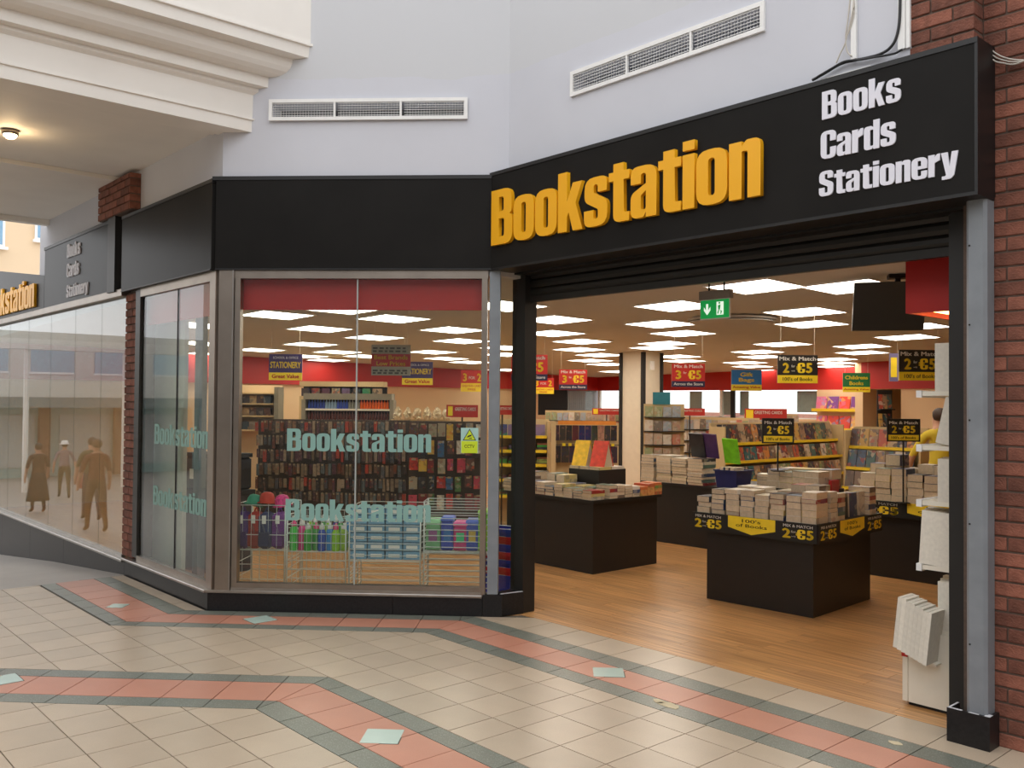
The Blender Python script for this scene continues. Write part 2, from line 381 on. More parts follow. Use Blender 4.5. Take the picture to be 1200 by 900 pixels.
M_cornice = mat('cream_white_plaster', (238, 234, 227), 0.65, var=0.03, scale=2, bump=0.05)
M_soffit = M_cornice   # same plaster as the cornice
M_brick = mat('red_brick', (126, 78, 62), 0.85, var=0.3, scale=16, bump=0.6, rnd=0.34)
M_mortar = mat('mortar', (96, 80, 70), 0.9, var=0.15, scale=40)
M_cream_t = mat_tile('cream_floor_tile', (186, 169, 147), (152, 138, 120), 0.35, 0.28, 0.07)
M_red_t = mat_tile('terracotta_floor_tile', (192, 134, 112), (176, 110, 90), 0.4, 0.32, 0.05)
M_green_t = mat_tile('green_granite_tile', (110, 114, 104), (146, 152, 144), 0.8, 0.3, 0.06, 170)
M_mint_t = mat_tile('mint_inlay_tile', (182, 204, 194), (170, 190, 182), 0.3, 0.2, 0.02)
M_grout = mat('dark_grout', (92, 84, 74), 0.9, var=0.15, scale=20)
M_wood = mat_wood('oak_laminate', (156, 110, 66), (214, 162, 104), 0.3)
M_ramp = mat_tile('worn_ramp_paving', (164, 158, 152), (120, 112, 108), 0.4, 0.4, 0.0)
M_ceil = mat('shop_ceiling_paint', (196, 194, 190), 0.9, var=0.02, scale=2)
M_shopwall = mat('warm_cream_wall', (226, 196, 156), 0.8, var=0.04, scale=1.5)
M_shutter = mat('dark_shutter_slat', (34, 33, 31), 0.4, metal=0.3, var=0.1)
M_panelw = mat('pale_board', (206, 210, 196), 0.6, var=0.03)
M_whitep = mat('white_plastic', (238, 238, 236), 0.4, var=0.03)
M_dark = mat('black_fitting', (26, 25, 24), 0.7)
M_yellow = mat('yellow_strip', (236, 202, 44), 0.5, var=0.05)
M_beige = mat('beige_laminate', (206, 180, 134), 0.5, var=0.05, scale=3)
M_wire = mat('zinc_wire', (206, 212, 208), 0.4, metal=0.3)
M_page = mat('book_pages', (204, 184, 156), 0.8, var=0.08, scale=60, rnd=0.12)
COVERS = [(60, 72, 110), (150, 50, 44), (44, 44, 48), (200, 190, 172), (206, 196, 176), (96, 116, 104), (210, 200, 186), (196, 182, 160), (80, 100, 124), (204, 184, 120), (110, 92, 78), (220, 212, 200)]
M_cover = mat_palette('paperback_cover', COVERS, 0.4, blotch=0.35)
MAGS = [(60, 56, 60), (150, 54, 44), (40, 40, 46), (176, 150, 120), (120, 96, 80), (70, 96, 92), (190, 170, 146), (90, 66, 60), (66, 84, 110), (190, 150, 80), (96, 76, 64), (200, 186, 168), (176, 80, 60), (50, 100, 104), (196, 130, 70), (120, 130, 90), (60, 52, 70), (150, 120, 96)]
M_mag = mat_palette('magazine_cover', MAGS, 0.35, blotch=0.7, scale=22)
M_packs = mat_palette('hanging_packs', [(96, 66, 50), (120, 90, 70), (60, 48, 44), (150, 130, 110), (84, 52, 60), (70, 70, 76), (160, 60, 44), (100, 84, 64), (46, 40, 44), (130, 112, 90), (90, 100, 104), (110, 60, 40)], 0.4, island=True, blotch=0.35, scale=40)
M_packs2 = mat_palette('hanging_packs_bright', [(186, 54, 38), (40, 38, 42), (196, 160, 60), (120, 40, 40), (200, 190, 170), (50, 90, 130), (90, 60, 50), (210, 90, 40), (70, 110, 60), (30, 30, 34), (176, 60, 80), (150, 140, 120)], 0.4, island=True, blotch=0.4, scale=30)
M_cards = mat_palette('greeting_cards', [(206, 186, 160), (190, 170, 150), (214, 204, 190), (170, 150, 130), (196, 120, 100), (150, 160, 120), (190, 150, 110), (120, 110, 100), (176, 90, 80), (160, 170, 180)], 0.4, island=True, blotch=0.35, scale=30)

FR_Y, S0, S1 = -0.22, math.cos(R(45)), math.sin(R(45))
F1O = (-1.70, -1.91)      # left foot of the angled shop window; local x runs along it, -y points out to the mall

# ---------------------------------------------------------------- floors
def clip(poly, a, b, c):
    """keep a*x + b*y <= c"""
    out = []; n = len(poly)
    for i in range(n):
        p, q = poly[i], poly[(i+1) % n]; dp, dq = a*p[0]+b*p[1]-c, a*q[0]+b*q[1]-c
        if dp <= 0: out.append(p)
        if (dp < 0 < dq) or (dq < 0 < dp):
            t = dp/(dp-dq); out.append((p[0]+(q[0]-p[0])*t, p[1]+(q[1]-p[1])*t))
    return out
def area(p): return 0.5*sum(p[i-1][0]*p[i][1]-p[i][0]*p[i-1][1] for i in range(len(p)))
def inset(p, d):
    """shrink a convex anticlockwise polygon by moving each edge inwards"""
    r = list(p); n = len(p)
    for i in range(n):
        (x0, y0), (x1, y1) = p[i], p[(i+1) % n]; l = math.hypot(x1-x0, y1-y0)
        if l < 1e-4: continue
        nx, ny = (y1-y0)/l, -(x1-x0)/l
        r = clip(r, nx, ny, nx*x0+ny*y0-d)
        if len(r) < 3: return []
    return r
def tile_prism(poly, z0, z1):
    n = len(poly); v = [(x, y, z0) for x, y in poly]+[(x, y, z1) for x, y in poly]
    return v, [tuple(range(n, 2*n))]+[(i, (i+1) % n, n+(i+1) % n, n+i) for i in range(n)]
tiles = []   # (polygon, material, part name)
YJ = [-1.175-0.3*k for k in range(-1, 20)]
XJ = sorted([1.878+0.305*k for k in range(0, 20)]+[1.668-0.29*k for k in range(0, 30)])
def field(conds):
    for i in range(len(XJ)-1):
        for y in YJ:
            p = [(XJ[i], y-0.3), (XJ[i+1], y-0.3), (XJ[i+1], y), (XJ[i], y)]
            for a, b, c in conds:
                p = clip(p, a, b, c)
                if len(p) < 3: break
            if len(p) >= 3 and area(p) > 0.002: tiles.append((p, M_cream_t, 'cream_tile'))
field([(0, 1, -0.99), (0, -1, 2.075), (-1, 1, -0.98)])
field([(0, 1, -2.075), (0, -1, 2.675), (-1, 1, -0.98), (1, -1, 2.55)])
field([(0, 1, -2.675), (1, -1, 2.55), (-1, 0, 3.6)])
field([(0, 1, -2.675), (-1, 1, -3.40)])
def strip(poly, dx, dy, step, m, name, off=0.0):
    """cut a band into tiles across its run"""
    s = [x*dx+y*dy for x, y in poly]; k = math.floor((min(s)-off)/step)
    while off+k*step < max(s):
        a, b = off+k*step, off+(k+1)*step; p = clip(clip(poly, dx, dy, b), -dx, -dy, -a); k += 1
        if len(p) >= 3 and abs(area(p)) > 0.001: tiles.append((p if area(p) > 0 else p[::-1], m, name))
q2 = math.sqrt(0.5)
LEV = [(-2.05, 0.235, -0.40), (-2.20, 0.433, -0.565), (-2.535, 0.805, -0.84), (-2.66, 0.98, -0.99)]
for i, (m, nm) in enumerate([(M_green_t, 'green_tile'), (M_red_t, 'red_tile'), (M_green_t, 'green_tile')]):
    (a2, a1, a0), (b2, b1, b0) = LEV[i], LEV[i+1]
    strip([(-3.6, b2), (b1+b2, b2), (a1+a2, a2), (-3.6, a2)], 1, 0, 0.3, m, nm)
    strip([(b1+b2, b2), (b1+b0, b0), (a1+a0, a0), (a1+a2, a2)], q2, q2, 0.3, m, nm, 0.1)
    strip([(b1+b0, b0), (5.5, b0), (5.5, a0), (a1+a0, a0)], 1, 0, 0.3, m, nm, 0.07)
strip([(-3.6, -2.05), (-1.815, -2.05), (-1.695, -1.93), (-3.6, -1.93)], 1, 0, 0.42, M_cream_t, 'cream_tile')
strip([(-0.165, -0.40), (5.5, -0.40), (5.5, -0.06), (0.175, -0.06)], 1, 0, 0.3, M_cream_t, 'cream_tile', 0.07)
LV2 = [(2.55, -2.075), (2.74, -2.21), (3.20, -2.52), (3.40, -2.675)]
for i, (m, nm) in enumerate([(M_green_t, 'green_tile'), (M_red_t, 'red_tile'), (M_green_t, 'green_tile')]):
    (a1, a0), (b1, b0) = LV2[i], LV2[i+1]
    strip([(b1-5.5, -5.5), (b1+b0, b0), (a1+a0, a0), (a1-5.5, -5.5)], q2, q2, 0.3, m, nm, 0.12)
    strip([(b1+b0, b0), (6.0, b0), (6.0, a0), (a1+a0, a0)], 1, 0, 0.3, m, nm, 0.09)
floor = boxes('floor', [(-3.6, 16, -16, -0.06, -0.12, -0.008)], M_grout); tag(floor, 'tiled mall floor with terracotta and green border bands', 'floor', kind='structure')
def shown(p):
    cx, cy = sum(x for x, _ in p)/len(p), sum(y for _, y in p)/len(p)
    if (Vector((cx, cy, 0))-CAM).dot(FW) < 1.5: return 0
    u, v, zc = proj((cx, cy, 0))
    return abs(area(p))/zc**3 if -60 < u < 1260 and v < 960 else 0
rest = {}
for nm, cap in (('cream_tile', 290), ('red_tile', 150), ('green_tile', 200)):
    g = sorted([t for t in tiles if t[2] == nm], key=lambda t: -shown(t[0]))
    for k, (p, m, n_) in enumerate(g):
        q = inset(p, 0.0028)
        if len(q) < 3: continue
        if shown(p) > 0 and k < cap:
            cx, cy = sum(x for x, _ in q)/len(q), sum(y for _, y in q)/len(q)
            v, f = tile_prism([(x-cx, y-cy) for x, y in q], 0, 0.0085+random.uniform(-.0004, .0004))
            link(nm, mesh(nm, v, f, m), floor, (cx, cy, -0.0085))
        else:
            V, F = rest.setdefault(m.name, ([], [])); v, f = tile_prism(q, -0.0085, 0); b = len(V); V += v; F += [tuple(i+b for i in x) for x in f]
for k, (V, F) in rest.items():
    tag(link('floor_tiles', mesh('floor_tiles', V, F, MATS[k]), floor), kind='stuff')
def inlay(u, v, d):
    p = fl(u, v); h = d/2
    v_, f_ = tile_prism([(0, -h), (h, 0), (0, h), (-h, 0)], 0, 0.003); 
    return p, v_, f_
for u, v, rz in ((713, 788, 0), (448, 863, 0), (305, 726, 45), (2, 797, 45), (138, 710, 0)):
    p, v_, f_ = inlay(u, v, 0.27 if u != 138 else 0.19)
    link('mint_inlay', mesh('mint_inlay', v_, f_, M_mint_t), floor, (p.x, p.y, -0.001), R(rz))
    b = [(x*1.06, y*1.06, z*0.4) for x, y, z in v_]
    link('inlay_joint', mesh('inlay_joint', b, f_, M_grout), floor, (p.x, p.y, -0.001), R(rz))
for u, v, s in ((1049, 871, 0.075), (785, 827, 0.16), (772, 822, 0.1)):
    p = fl(u, v); pts = [(s*random.uniform(.3, .55)*math.cos(a), s*random.uniform(.2, .4)*math.sin(a)) for a in [k*2*math.pi/9 for k in range(9)]]
    vv, ff = tile_prism(pts, 0, 0.0025); link('cement_patch', mesh('cement_patch', vv, ff, mat('cement_patch', (206, 192, 160), 0.8)), floor, (p.x, p.y, 0))

# the walk falls away to the left
rp = [(-3.6, 0.0), (-6.0, -0.2), (-8.4, -0.437), (-12, -0.75), (-26, -1.47), (-60, -1.6)]
v = [(x, y, z) for x, z in rp for y in (-16, -1.85)]+[(x, y, z-0.15) for x, z in rp for y in (-16, -1.85)]
n = len(rp); f = []
for i in range(n-1):
    f += [(2*i, 2*i+2, 2*i+3, 2*i+1), (2*n+2*i, 2*n+2*i+1, 2*n+2*i+3, 2*n+2*i+2), (2*i+1, 2*i+3, 2*n+2*i+3, 2*n+2*i+1), (2*i, 2*n+2*i, 2*n+2*i+2, 2*i+2)]
tag(link('floor', mesh('ramp', v, f, M_ramp)), 'grey paved ramp running down beside the long shop window', 'floor', kind='structure')
def ramp_z(x):
    for (x0, z0), (x1, z1) in zip(rp, rp[1:]):
        if x1 <= x <= x0: return z0+(z1-z0)*(x-x0)/(x1-x0)
    return 0.0

# shop floor: laminate boards laid along the entrance
SHOP = [(-10.2, -1.80), (-1.66, -1.80), (-0.10, -0.26), (0.02, -0.06), (4.0, -0.06), (4.0, 11.8), (-10.2, 11.8)]
wfloor = prism('floor', SHOP, -0.10, -0.004, M_wood); tag(wfloor, 'warm oak laminate floor of the bookshop', 'floor', kind='structure')
row = 0; y = -0.06
while y < 4.6:
    x = -0.98-random.uniform(0, 1.0) if y > 0.1 else 0.03
    while x < 3.95:
        l = min(random.choice((0.9, 1.2, 1.2)), 3.98-x)
        if l > 0.15: link('plank', box_mesh(round(l, 1) - 0.002, 0.1215, 0.005, M_wood), wfloor, (x+l/2, y+0.0615, -0.005))
        x += l
    y += 0.123

# ---------------------------------------------------------------- brickwork
def brick_wall(parent, x0, x1, z0, z1, yf, start=0, name='brick', depth=0.09, rz=0.0, L_=0.215, snap=None):
    """courses of single bricks, local x along the face, face at local y = yf looking to -y"""
    z = z0; k = start
    while z < z1-0.03:
        x = x0-(0.1125 if k % 2 else 0.0)
        while x < x1-0.012:
            a, b = max(x, x0), min(x+L_, x1); h = min(0.065, z1-z)
            if b-a > 0.02:
                link(name, box_mesh(round(b-a, 3), depth, h, M_brick, 0.004), parent, ((a+b)/2, yf+depth/2+random.uniform(-.0015, .0015), z))
            x += L_+0.01
        z += 0.075; k += 1
wr = empty('wall_right', (0, 0, 0), 0, 'red brick wall beside the shop entrance', 'wall', kind='structure')
B('mortar', 3.44, 5.5, -0.104, 0.2, 0, 6.0, M_mortar, wr)
brick_wall(wr, 3.545, 4.00, 0.0, 5.4, -0.112)
B('mortar', 4.0, 5.5, -0.112, -0.10, 0, 6, M_brick, wr)
wp = empty('wall_pier', (0, 0, 0), 0, 'red brick pier rising above the right end of the black sign', 'wall', kind='structure')
B('mortar', 3.22, 3.536, -0.214, 0.1, 3.40, 6.0, M_mortar, wp)
brick_wall(wp, 3.215, 3.54, 3.45, 5.4, -0.222, start=1, depth=0.112)

# ---------------------------------------------------------------- upper walls, cornice, soffit
wf = empty('wall_front', (0, 0, 0), 0, 'lilac grey painted wall above the shop signs', 'wall', kind='structure')
M_duct = mat('galvanised_duct', (120, 122, 124), 0.5, metal=0.6)
def wall_with_vent(loc, rz, L_, th, x0, x1, z0, z1):
    """wall along local x, face at local y = 0, with an opening that runs back into a closed duct"""
    for q in ((0, L_, 0, th, 2.80, z0), (0, L_, 0, th, z1, 6.2), (0, x0, 0, th, z0, z1), (x1, L_, 0, th, z0, z1)):
        link('wall_face', mesh('wall_face', bverts(*q), QF, M_wallup), wf, loc, rz)
    link('duct_back', mesh('duct_back', bverts(x0, x1, th-0.01, th, z0, z1), QF, M_duct), wf, loc, rz)
wall_with_vent((0.0, FR_Y, 0), 0, 3.22, 0.30, 0.725, 2.305, 3.978, 4.103)
wall_with_vent((-1.65, -1.86, 0), math.atan2(1.64, 1.65), 2.326, 0.19, 0.414, 1.964, 3.975, 4.087)
B('wall_face', -7.0, -1.65, -1.86, -1.60, 2.78, 6.2, M_wallup, wf)

prof = [(-1.146, 6.0), (-1.146, 4.575), (-1.132, 4.572), (-1.132, 4.552), (-1.152, 4.549), (-1.158, 4.460), (-1.250, 4.448), (-1.252, 4.415), (-1.262, 4.378), (-1.283, 4.345), (-1.316, 4.320), (-1.352, 4.308), (-1.389, 4.305), (-1.391, 4.222), (-1.447, 4.214), (-1.447, 4.188), (-1.477, 4.162), (-1.480, 3.972), (-1.468, 3.970), (-1.468, 3.957), (-1.482, 3.955), (-1.484, 3.861), (-1.74, 3.861), (-1.74, 3.90), (-1.86, 3.90), (-1.86, 6.0)]
tag(extrude_xz('trim_1', prof, -12.0, -1.30, M_cornice), 'cream white stepped plaster cornice of the bridge across the mall', 'cornice', kind='structure')
so = empty('ceiling', (0, 0, 0), 0, 'grey shaded soffit under the bridge', 'soffit', kind='structure')
B('soffit_panel', -3.95, -1.80, -12, -1.60, 3.90, 4.1, M_soffit, so)
B('soffit_panel', -6.60, -3.965, -12, -1.60, 3.862, 4.1, M_soffit, so)
B('soffit_edge', -6.72, -6.60, -12, -1.85, 3.80, 6.0, M_soffit, so)
B('soffit_bead', -1.86, -1.80, -12, -1.86, 3.885, 3.91, M_cornice, so)
d = fl(12, 153, 3.895)
dl = empty('spotlight', (d.x, d.y, 3.86), 0, 'small warm round spotlight set in the soffit', 'spotlight')
v, f = lathe_geo([(0.035, 0), (0.06, 0), (0.065, 0.012), (0.065, 0.04), (0.035, 0.04)], 16); link('bezel', mesh('bezel', v, f, M_steel, smooth=True), dl)
v, f = lathe_geo([(0.001, -0.035), (0.03, -0.030), (0.05, -0.012), (0.052, 0.004), (0.001, 0.006)], 16); link('lamp', mesh('lamp', v, f, mat_emit('warm_lamp', (255, 206, 140), 30), smooth=True), dl)
la = bpy.data.lights.new('spotlight_glow', 'POINT'); la.energy = 3; la.color = (1, 0.72, 0.4); la.shadow_soft_size = 0.04
lo = bpy.data.objects.new('spotlight_glow', la); COL.objects.link(lo); lo.parent = dl; lo.location = (0, 0, -0.10)

# ---------------------------------------------------------------- air vents on the upper walls
def vent(name, loc, rz, w, h, label):
    t = empty(name, loc, rz, label, 'vent', 'air vents above the signs'); fr = 0.028
    boxes('frame', [(-w/2, w/2, -0.02, 0, 0, fr), (-w/2, w/2, -0.02, 0, h-fr, h), (-w/2, -w/2+fr, -0.02, 0, fr, h-fr), (w/2-fr, w/2, -0.02, 0, fr, h-fr)], M_whitep, t)
    for s in (-1, 1): B('divider', s*w/6-0.008, s*w/6+0.008, -0.019, 0, fr, h-fr, M_whitep, t)
    nb = 6
    for s in range(3):
        a = -w/2+s*w/3+fr; b = a+w/3-fr-0.008
        for k in range(nb):
            z = fr+(h-2*fr)*(k+0.5)/nb; link('louvre', box_mesh(round(b-a, 3), 0.004, 0.003, M_whitep), t, ((a+b)/2, -0.012, z))
        g = [(x-0.001, x+0.001, -0.008, -0.006, fr, h-fr) for x in [a+(b-a)*i/22 for i in range(1, 22)]]
        boxes('fin', g, M_whitep, t)
    return t
vent('air_vent', (F1O[0]+1.25*S0+0.001*S0, F1O[1]+1.25*S0-0.001, 3.945), R(45), 1.61, 0.172, 'white slotted air vent above the angled shop window').location = (-0.80, -1.030, 3.945)
vent('air_vent', (1.515, FR_Y-0.001, 3.948), 0, 1.64, 0.185, 'white slotted air vent above the gold letters')

# ---------------------------------------------------------------- fascia signs
sg = empty('shop_sign', (0, 0, 2.75), 0, 'long black shop sign with gold and white raised letters', 'sign')
B('panel', -0.093, 3.585, -0.33, -0.13, 0, 0.735, M_sign, sg)
B('edge_trim', -0.10, 3.60, -0.336, -0.12, 0.735, 0.762, M_trim, sg)
B('edge_trim', 3.585, 3.60, -0.334, -0.115, 0.0, 0.735, M_trim, sg)
B('edge_trim', -0.10, 3.60, -0.334, -0.125, -0.018, 0.0, M_trim, sg)
word('Bookstation', -0.045, 2.395, 0.172, 0.43, -0.362, 0.032, M_gold, sg, 0.03)
word('Books', 2.772, 3.219, 0.535, 0.155, -0.338, 0.012, M_white, sg)
word('Cards', 2.765, 3.192, 0.312, 0.155, -0.338, 0.012, M_white, sg)
word('Stationery', 2.755, 3.508, 0.105, 0.140, -0.338, 0.012, M_white, sg)
fs1 = empty('fascia_board', (F1O[0], F1O[1], 2.75), R(45), 'plain glossy black fascia above the angled shop window', 'fascia')
B('panel', 0.03, 2.262, -0.03, -0.004, 0, 0.715, M_sign, fs1)
B('edge_trim', 0.0, 2.262, -0.036, -0.004, 0.715, 0.745, M_trim, fs1)
B('edge_trim', 0.03, 2.262, -0.034, -0.004, -0.012, 0.0, M_trim, fs1)
fs2 = empty('fascia_board', (-2.7, -1.93, 2.75), 0, 'plain glossy black fascia turning the corner towards the ramp', 'fascia')
B('panel', -1.10, 1.01, 0.0, 0.06, 0, 0.70, M_sign, fs2)
B('edge_trim', -1.10, 1.02, -0.006, 0.06, 0.70, 0.73, M_trim, fs2)
B('edge_trim', -1.10, 1.0, -0.004, 0.05, -0.012, 0.0, M_trim, fs2)
fs3 = empty('shop_sign', (-5.2, -1.915, 2.775), 0, 'dark shop sign with tall letters above the ramp window', 'sign')
B('panel', -1.36, 1.02, 0.0, 0.06, 0, 0.70, M_sign, fs3)
B('edge_trim', -1.38, 1.02, -0.006, 0.06, 0.70, 0.735, M_trim, fs3)
B('end_post', 1.02, 1.24, -0.03, 0.05, -0.02, 0.74, M_trim, fs3)
word('Books', -0.42, 0.05, 0.50, 0.155, -0.012, 0.012, M_white, fs3)
word('Cards', -0.42, 0.02, 0.28, 0.155, -0.012, 0.012, M_white, fs3)
word('Stationery', -0.42, 0.34, 0.05, 0.14, -0.012, 0.012, M_white, fs3)
v = [(-6.0, 0, 0), (-1.37, 0, 0), (-1.37, 0, 0.40), (-4.1, 0, 0.74), (-6.0, 0, 0.80)]
v = v+[(x, 0.06, z) for x, y, z in v]
link('panel', mesh('panel', v, [(0, 1, 2, 3, 4), (9, 8, 7, 6, 5)]+[(i, 5+i, 5+(i+1) % 5, (i+1) % 5) for i in range(5)], M_sign), fs3)
word('Bookstation', -3.95-0.2, -1.70, 0.045, 0.36, -0.03, 0.03, M_gold, fs3, 0.03)

# ---------------------------------------------------------------- shutter entrance
sh = empty('roller_shutter', (1.7, 0.03, 2.50), 0, 'dark roller shutter wound up over the entrance', 'shutter')
B('bottom_bar', -1.69, 1.66, -0.02, 0.02, 0.0, 0.05, M_shutter, sh)
z = 0.052
while z < 0.33:
    pr = [(-0.008, 0), (-0.020, 0.022), (-0.020, 0.048), (-0.008, 0.068), (0.012, 0.068), (0.012, 0)]
    n = len(pr); vv = [(-1.69, a, b) for a, b in pr]+[(1.66, a, b) for a, b in pr]
    k = 'slat'
    if k not in CACHE: CACHE[k] = mesh('slat', vv, [tuple(range(n)), tuple(reversed(range(n, 2*n)))]+[(i, n+i, n+(i+1) % n, (i+1) % n) for i in range(n)], M_shutter)
    link('slat', CACHE[k], sh, (0, 0, z)); z += 0.07
dj = tag(boxes('door_1', [(-0.155, -0.005, -0.03, 0.10, 0, 2.78), (3.335, 3.46, -0.03, 0.10, 0, 2.78), (-0.155, 3.46, -0.10, 0.12, 2.72, 2.80), (3.44, 3.50, -0.10, 0.10, 0, 2.78)], M_black), 'black steel frame round the open shop entrance', 'doorway', kind='structure')
B('sign_soffit', -0.09, 3.52, -0.16, 0.06, 2.735, 2.76, M_trim, dj)
pc = empty('steel_post', (3.545, -0.168, 0.0), 0, 'grey painted steel post standing beside the brick wall', 'post')
v, f = [], []
rr = [(-0.05, -0.035), (-0.035, -0.05), (0.035, -0.05), (0.05, -0.035), (0.05, 0.05), (-0.05, 0.05)]
v = [(x, y, 0) for x, y in rr]+[(x, y, 2.74) for x, y in rr]; f = [tuple(reversed(range(6))), tuple(range(6, 12))]+[(i, (i+1) % 6, 6+(i+1) % 6, 6+i) for i in range(6)]
link('shaft', mesh('shaft', v, f, M_greypost), pc)
for z in (0.5, 1.1, 1.62, 2.1, 2.5): link('screw', box_mesh(0.008, 0.004, 0.008, M_dark), pc, (-0.03, -0.051, z))
pb = empty('post_box', (3.512, -0.17, 0.0), 0, 'black granite box round the foot of the grey post', 'plinth')
for q in ((-0.103, 0.103, -0.066, -0.050, 0, 0.168), (-0.103, -0.088, -0.050, 0.06, 0, 0.168), (0.088, 0.103, -0.050, 0.06, 0, 0.168)): B('side_panel', *q, M_granite, pb)
for q in ((-0.10, -0.03, -0.064, -0.052, 0.168, 0.170), (-0.10, -0.09, -0.05, 0.055, 0.168, 0.170), (0.0, 0.05, -0.064, -0.054, 0.168, 0.170), (0.075, 0.102, -0.06, -0.02, 0.168, 0.170)): B('worn_edge', *q, mat('chipped_plaster', (206, 206, 210), 0.8), pb)
B('filling', -0.088, 0.088, -0.05, 0.06, 0, 0.13, M_dark, pb)

# ---------------------------------------------------------------- angled shop window
w1 = empty('window_1', (F1O[0], F1O[1], 0), R(45), 'large angled shop window with turquoise shop name', 'window', kind='structure')
B('post', 0.06, 0.175, -0.02, 0.10, 0.165, 2.74, M_steel, w1)
B('post_bead', 0.175, 0.186, -0.03, 0.06, 0.165, 2.74, M_sill, w1)
B('frame', 0.19, 0.235, -0.01, 0.06, 0.165, 2.70, M_steel, w1)
B('frame', 2.19, 2.235, -0.01, 0.06, 0.165, 2.70, M_steel, w1)
B('frame', 0.235, 2.19, -0.008, 0.06, 0.165, 0.225, M_steel, w1)
B('frame', 0.186, 2.24, -0.012, 0.06, 2.672, 2.745, M_steel, w1)
B('pane', 0.235, 1.183, 0.016, 0.024, 0.225, 2.672, M_glass, w1)
B('pane', 1.187, 2.19, 0.016, 0.024, 0.225, 2.672, M_glass, w1)
B('pane_joint', 1.180, 1.190, 0.010, 0.030, 0.225, 2.672, mat('joint_strip', (170, 178, 176), 0.3), w1)
word('Bookstation', 0.625, 1.793, 1.285, 0.180, 0.0135, 0.002, M_vin1, w1)
word('Bookstation', 0.62, 1.795, 0.728, 0.172, 0.0135, 0.002, M_vin1, w1)
st = empty('cctv_sticker', (F1O[0]+2.10*S0, F1O[1]+2.10*S0, 1.285), R(45), 'yellow green CCTV warning sticker on the shop window', 'sticker')
M_lime = mat('lime_print', (206, 226, 40), 0.5); M_ink = mat('black_ink', (20, 20, 20), 0.6)
B('backing', -0.07, 0.07, 0.0125, 0.0135, 0, 0.20, mat('pale_aqua_print', (168, 206, 200), 0.5), st)
B('lime_field', -0.065, 0.065, 0.0115, 0.0125, 0.0, 0.095, M_lime, st)
def tri(name, x, z, w, y, m, parent): return link(name, mesh(name, [(x-w/2, y, z), (x+w/2, y, z), (x, y, z+w*0.86)], [(0, 1, 2)], m), parent)
tri('triangle', 0, 0.10, 0.108, 0.0122, M_ink, st); tri('triangle', 0, 0.106, 0.088, 0.0119, M_lime, st)
link('camera_symbol', mesh('camera_symbol', [(-0.02, 0.0115, 0.122), (0.014, 0.0115, 0.134), (0.018, 0.0115, 0.148), (-0.016, 0.0115, 0.136), (-0.004, 0.0115, 0.114), (0.018, 0.0115, 0.114), (0.018, 0.0115, 0.121), (-0.004, 0.0115, 0.121)], [(0, 1, 2, 3), (4, 5, 6, 7)], M_ink), st)
text('CCTV', 0, 0.040, 0.08, 0.026, 0.0112, M_ink, st, 0.01)
B('red_pelmet', 0.20, 2.22, 0.09, 0.12, 2.43, 2.72, M_red, w1)
b1 = tag(empty('baseboard_front', (F1O[0], F1O[1], 0), R(45)), 'black granite plinth under the angled shop window', 'plinth', kind='structure')
for a, b in ((0.0, 1.50), (1.504, 2.215)): B('granite_slab', a, b, -0.012, 0.08, 0, 0.142, M_granite, b1)
B('granite_slab', 2.218, 2.37, -0.02, 0.08, 0, 0.172, M_granite, b1)
B('sill', -0.01, 2.212, -0.03, 0.07, 0.143, 0.166, M_sill, b1, 0.004)
B('sill_lip', 0.19, 2.20, -0.02, 0.0, 0.166, 0.185, M_sill, b1)
gp = empty('steel_post', (F1O[0]+2.295*S0, F1O[1]+2.295*S0, 0.172), R(45), 'grey painted post at the end of the angled window', 'post')
B('shaft', -0.042, 0.042, -0.02, 0.07, 0, 2.57, M_greypost, gp, 0.006)
# short return between the post and the shutter frame
wn = empty('window_2', (0, 0, 0), 0, 'narrow glass return beside the entrance', 'window', kind='structure')
B('pane', -0.115, -0.107, -0.20, -0.03, 0.17, 2.72, M_glass, wn)
prism('granite_slab', [(-0.035, -0.262), (0.005, -0.03), (-0.15, -0.03), (-0.13, -0.20)], 0, 0.172, M_granite, wn)
prism('worn_edge', [(-0.037, -0.240), (-0.002, -0.03), (-0.018, -0.03), (-0.05, -0.235)], 0.172, 0.176, mat('chipped_plaster', (206, 206, 210), 0.8), wn)

# ---------------------------------------------------------------- side window and ramp window
w3 = empty('window_3', (0, 0, 0), 0, 'narrow shop window between the angled window and the brick pier', 'window', kind='structure')
B('post', -1.775, -1.665, -1.90, -1.80, 0.165, 2.74, M_steel, w3)
B('frame', -3.49, -3.37, -1.895, -1.83, 0.19, 2.74, mat('dark_frame', (52, 50, 48), 0.4, metal=0.4), w3)
B('frame', -3.37, -1.775, -1.895, -1.84, 2.66, 2.745, M_steel, w3)
B('frame', -3.37, -1.775, -1.895, -1.84, 0.165, 0.215, M_steel, w3)
B('pane', -3.37, -2.503, -1.874, -1.866, 0.215, 2.66, M_glass, w3)
B('pane', -2.497, -1.775, -1.874, -1.866, 0.215, 2.66, M_glass, w3)
B('pane_joint', -2.504, -2.496, -1.878, -1.862, 0.215, 2.66, M_dark, w3)
word('Bookstation', -2.998, -1.83, 1.285, 0.180, -1.8775, 0.002, M_vin1, w3)
word('Bookstation', -3.012, -1.84, 0.728, 0.175, -1.8775, 0.002, M_vin1, w3)
B('red_pelmet', -3.48, -1.78, -1.80, -1.77, 2.40, 2.72, M_red, w3)
b2 = empty('baseboard_side', (0, 0, 0), 0, 'black plinth and steel sill below the side window', 'plinth', kind='structure')
B('granite_slab', -3.62, -1.695, -1.915, -1.80, -0.1, 0.142, M_granite, b2)
B('sill', -3.62, -1.69, -1.95, -1.80, 0.143, 0.166, M_sill, b2, 0.004)
pl_ = empty('wall_brick', (0, 0, 0), 0, 'slim red brick pier between the two left windows', 'pier', kind='structure')
B('mortar', -3.785, -3.495, -1.872, -1.70, 0.16, 2.73, M_mortar, pl_)
